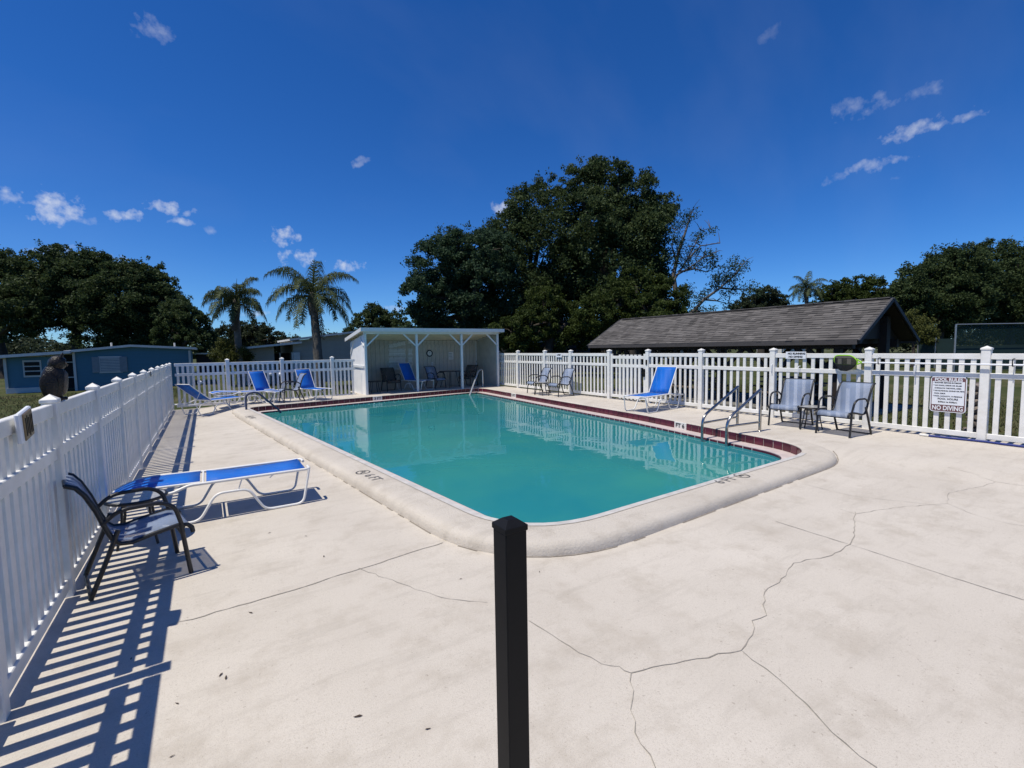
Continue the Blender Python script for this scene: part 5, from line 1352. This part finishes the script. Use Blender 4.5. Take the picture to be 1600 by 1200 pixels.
# far woods that close the horizon
def woods():
    rng = np.random.default_rng(9); pts = []
    for px in range(-260, 1900, 14):
        d = 88 + 8 * math.sin(px * .05); yv = 556.9 - .016 * px
        h = 14 + 7 * math.sin(px * .037) + 6 * math.sin(px * .11 + 2)
        c = on_d(px, yv - h * .45, d)
        pts.append((c[:], (h + 14) * d / FPX * .62))
    P = clump_points(rng, pts, 70000, (.25, .4), .3); P = P[P[:, 2] > LAWN]
    o = link('far_woods', leaf_mesh('far_woods', P, .62, M['leaf_far'], rng)); tag(o, 'far wooded skyline closing the view behind the homes', 'woods', kind='stuff')
woods()
def understory():
    rng = np.random.default_rng(19); pts = []
    for px in range(640, 1080, 16):
        d = 46; c = on_d(px, 528 + 8 * math.sin(px * .07), d); pts.append((c[:], 1.6))
    P = clump_points(rng, pts, 26000, (.25, .4), .3); P = P[P[:, 2] > LAWN]
    o = link('undergrowth', leaf_mesh('undergrowth', P, .4, M['leaf_oak'], rng)); tag(o, 'shady undergrowth beneath the big oaks', 'undergrowth', kind='stuff')
understory()

# palms
def palm(label, depth, base_px, crown, trunk_r, fronds, flen, seed, dead=0, spear=True):
    rnd = random.Random(seed); rng = np.random.default_rng(seed)
    b = on_d(base_px, 560, depth); base = Vector((b.x, b.y, LAWN)); top = on_d(crown[0], crown[1], depth) - base
    t = thing('palm_tree', label, 'palm tree', base, 0, 'queen palms')
    m = MB(); n = 26; pts = []; rs = []
    for k in range(n + 1):
        f = k / n; pts.append(Vector((top.x * f ** 1.4, top.y * f ** 1.4, top.z * f - .1 * (k == 0)))); rs.append(trunk_r * (1.25 - .35 * f) * (1 + .05 * (k % 2)))
    m.tube(pts, rs, 10); m.build('trunk', M['palm_bark'], t)
    boot = MB(); boot.tube([top - Vector((0, 0, .9)), top - Vector((0, 0, .2)), top + Vector((0, 0, .45))], [trunk_r * 1.0, trunk_r * 1.5, trunk_r * .5], 9); boot.build('crown_shaft', M['palm_bark'], t)
    def frond(az, el, L, droop, m_, name, nl=60, wl=.60):
        V = []; F = []
        p = top + Vector((0, 0, .15)); d = Vector((math.cos(az) * math.cos(el), math.sin(az) * math.cos(el), math.sin(el))); spine = [p.copy()]; seg = 16
        for k in range(seg):
            p = p + d * (L / seg); spine.append(p.copy()); d = (d + Vector((0, 0, -droop * (.3 + 1.1 * k / seg)))).normalized()
        mb = MB(); mb.tube(spine, [.03 * (1 - .8 * k / seg) for k in range(seg + 1)], 4)
        for k in range(nl):
            f = .12 + .88 * k / nl; i = min(seg - 1, int(f * seg)); q = spine[i].lerp(spine[i + 1], f * seg - i); tg = (spine[i + 1] - spine[i]).normalized()
            sd = tg.cross(Vector((0, 0, 1))); sd = sd.normalized() if sd.length > .05 else Vector((math.sin(az), -math.cos(az), 0))
            ll = wl * (math.sin(min(1, f * 1.15) * math.pi * .92) * .75 + .35) * rnd.uniform(.8, 1.15)
            for s in (-1, 1):
                dv = (sd * s * rnd.uniform(.5, 1) + tg * .55 + Vector((0, 0, rnd.uniform(-.45, .35)))).normalized()
                e1 = q + dv * ll * .55; e2 = q + (dv + Vector((0, 0, -1.1))).normalized() * ll * 1.0 + dv * ll * .12
                wv = tg * .024
                mb.add([q - wv, q + wv, e1 + wv * .8, e1 - wv * .8, e2], [(0, 1, 2, 3), (3, 2, 4)])
        return mb.build(name, m_, t)
    for k in range(fronds):
        az = 2 * math.pi * (k * .381966) + rnd.uniform(-.2, .2); f = k / fronds
        el = math.radians(72 - 78 * f + rnd.uniform(-8, 8)); frond(az, el, flen * rnd.uniform(.9, 1.15), .17 + .04 * f, M['leaf_palm'], 'frond')
    for k in range(dead):
        frond(rnd.uniform(0, 6.28), math.radians(-38 - rnd.uniform(0, 25)), flen * .9, .30, M['dead_frond'], 'dead_frond', 30, .32)
    if spear: MB().tube([top, top + Vector((.05, 0, flen * .42)), top + Vector((.16, 0, flen * .80))], [.05, .03, .008], 5).build('spear_leaf', M['leaf_palm'], t)
    return t
palm('slender palm with hanging dead fronds standing left of the other palm', 30, 374, (368, 477), .18, 18, 2.1, 21, dead=6)
palm('stout palm with long drooping fronds between the slender palm and the shelter', 27, 498, (489, 468), .22, 22, 2.85, 22, dead=2)
palm('distant palm rising above the ridge of the shingled roof', 60, 1262, (1260, 455), .22, 18, 2.7, 23, dead=0, spear=False)

# grass tufts on the lawn nearest the fences
def grass():
    rng = np.random.default_rng(31); n = 42000
    x = np.concatenate([rng.uniform(-12, -1.3, n // 2), rng.uniform(12.6, 24, n // 2)]); y = np.concatenate([rng.uniform(6, 36, n // 2), rng.uniform(0, 18, n // 2)])
    z = np.full(n, LAWN); h = rng.uniform(.03, .10, n); a = rng.uniform(0, 6.28, n); w_ = .012 + .01 * rng.random(n); lx_, ly_ = rng.normal(0, .03, n), rng.normal(0, .03, n)
    v = np.empty((n, 3, 3), np.float32)
    v[:, 0] = np.stack([x - np.cos(a) * w_, y - np.sin(a) * w_, z], 1); v[:, 1] = np.stack([x + np.cos(a) * w_, y + np.sin(a) * w_, z], 1); v[:, 2] = np.stack([x + lx_, y + ly_, z + h], 1)
    me = bpy.data.meshes.new('grass'); me.vertices.add(n * 3); me.loops.add(n * 3); me.polygons.add(n)
    me.vertices.foreach_set('co', v.ravel()); me.loops.foreach_set('vertex_index', np.arange(n * 3, dtype=np.int32)); me.polygons.foreach_set('loop_start', np.arange(0, n * 3, 3, dtype=np.int32)); me.polygons.foreach_set('loop_total', np.full(n, 3, np.int32))
    me.materials.append(M['grass']); me.update(calc_edges=True)
    tag(link('grass', me), 'short patchy grass beyond the pool fences', 'grass', kind='stuff')
grass()
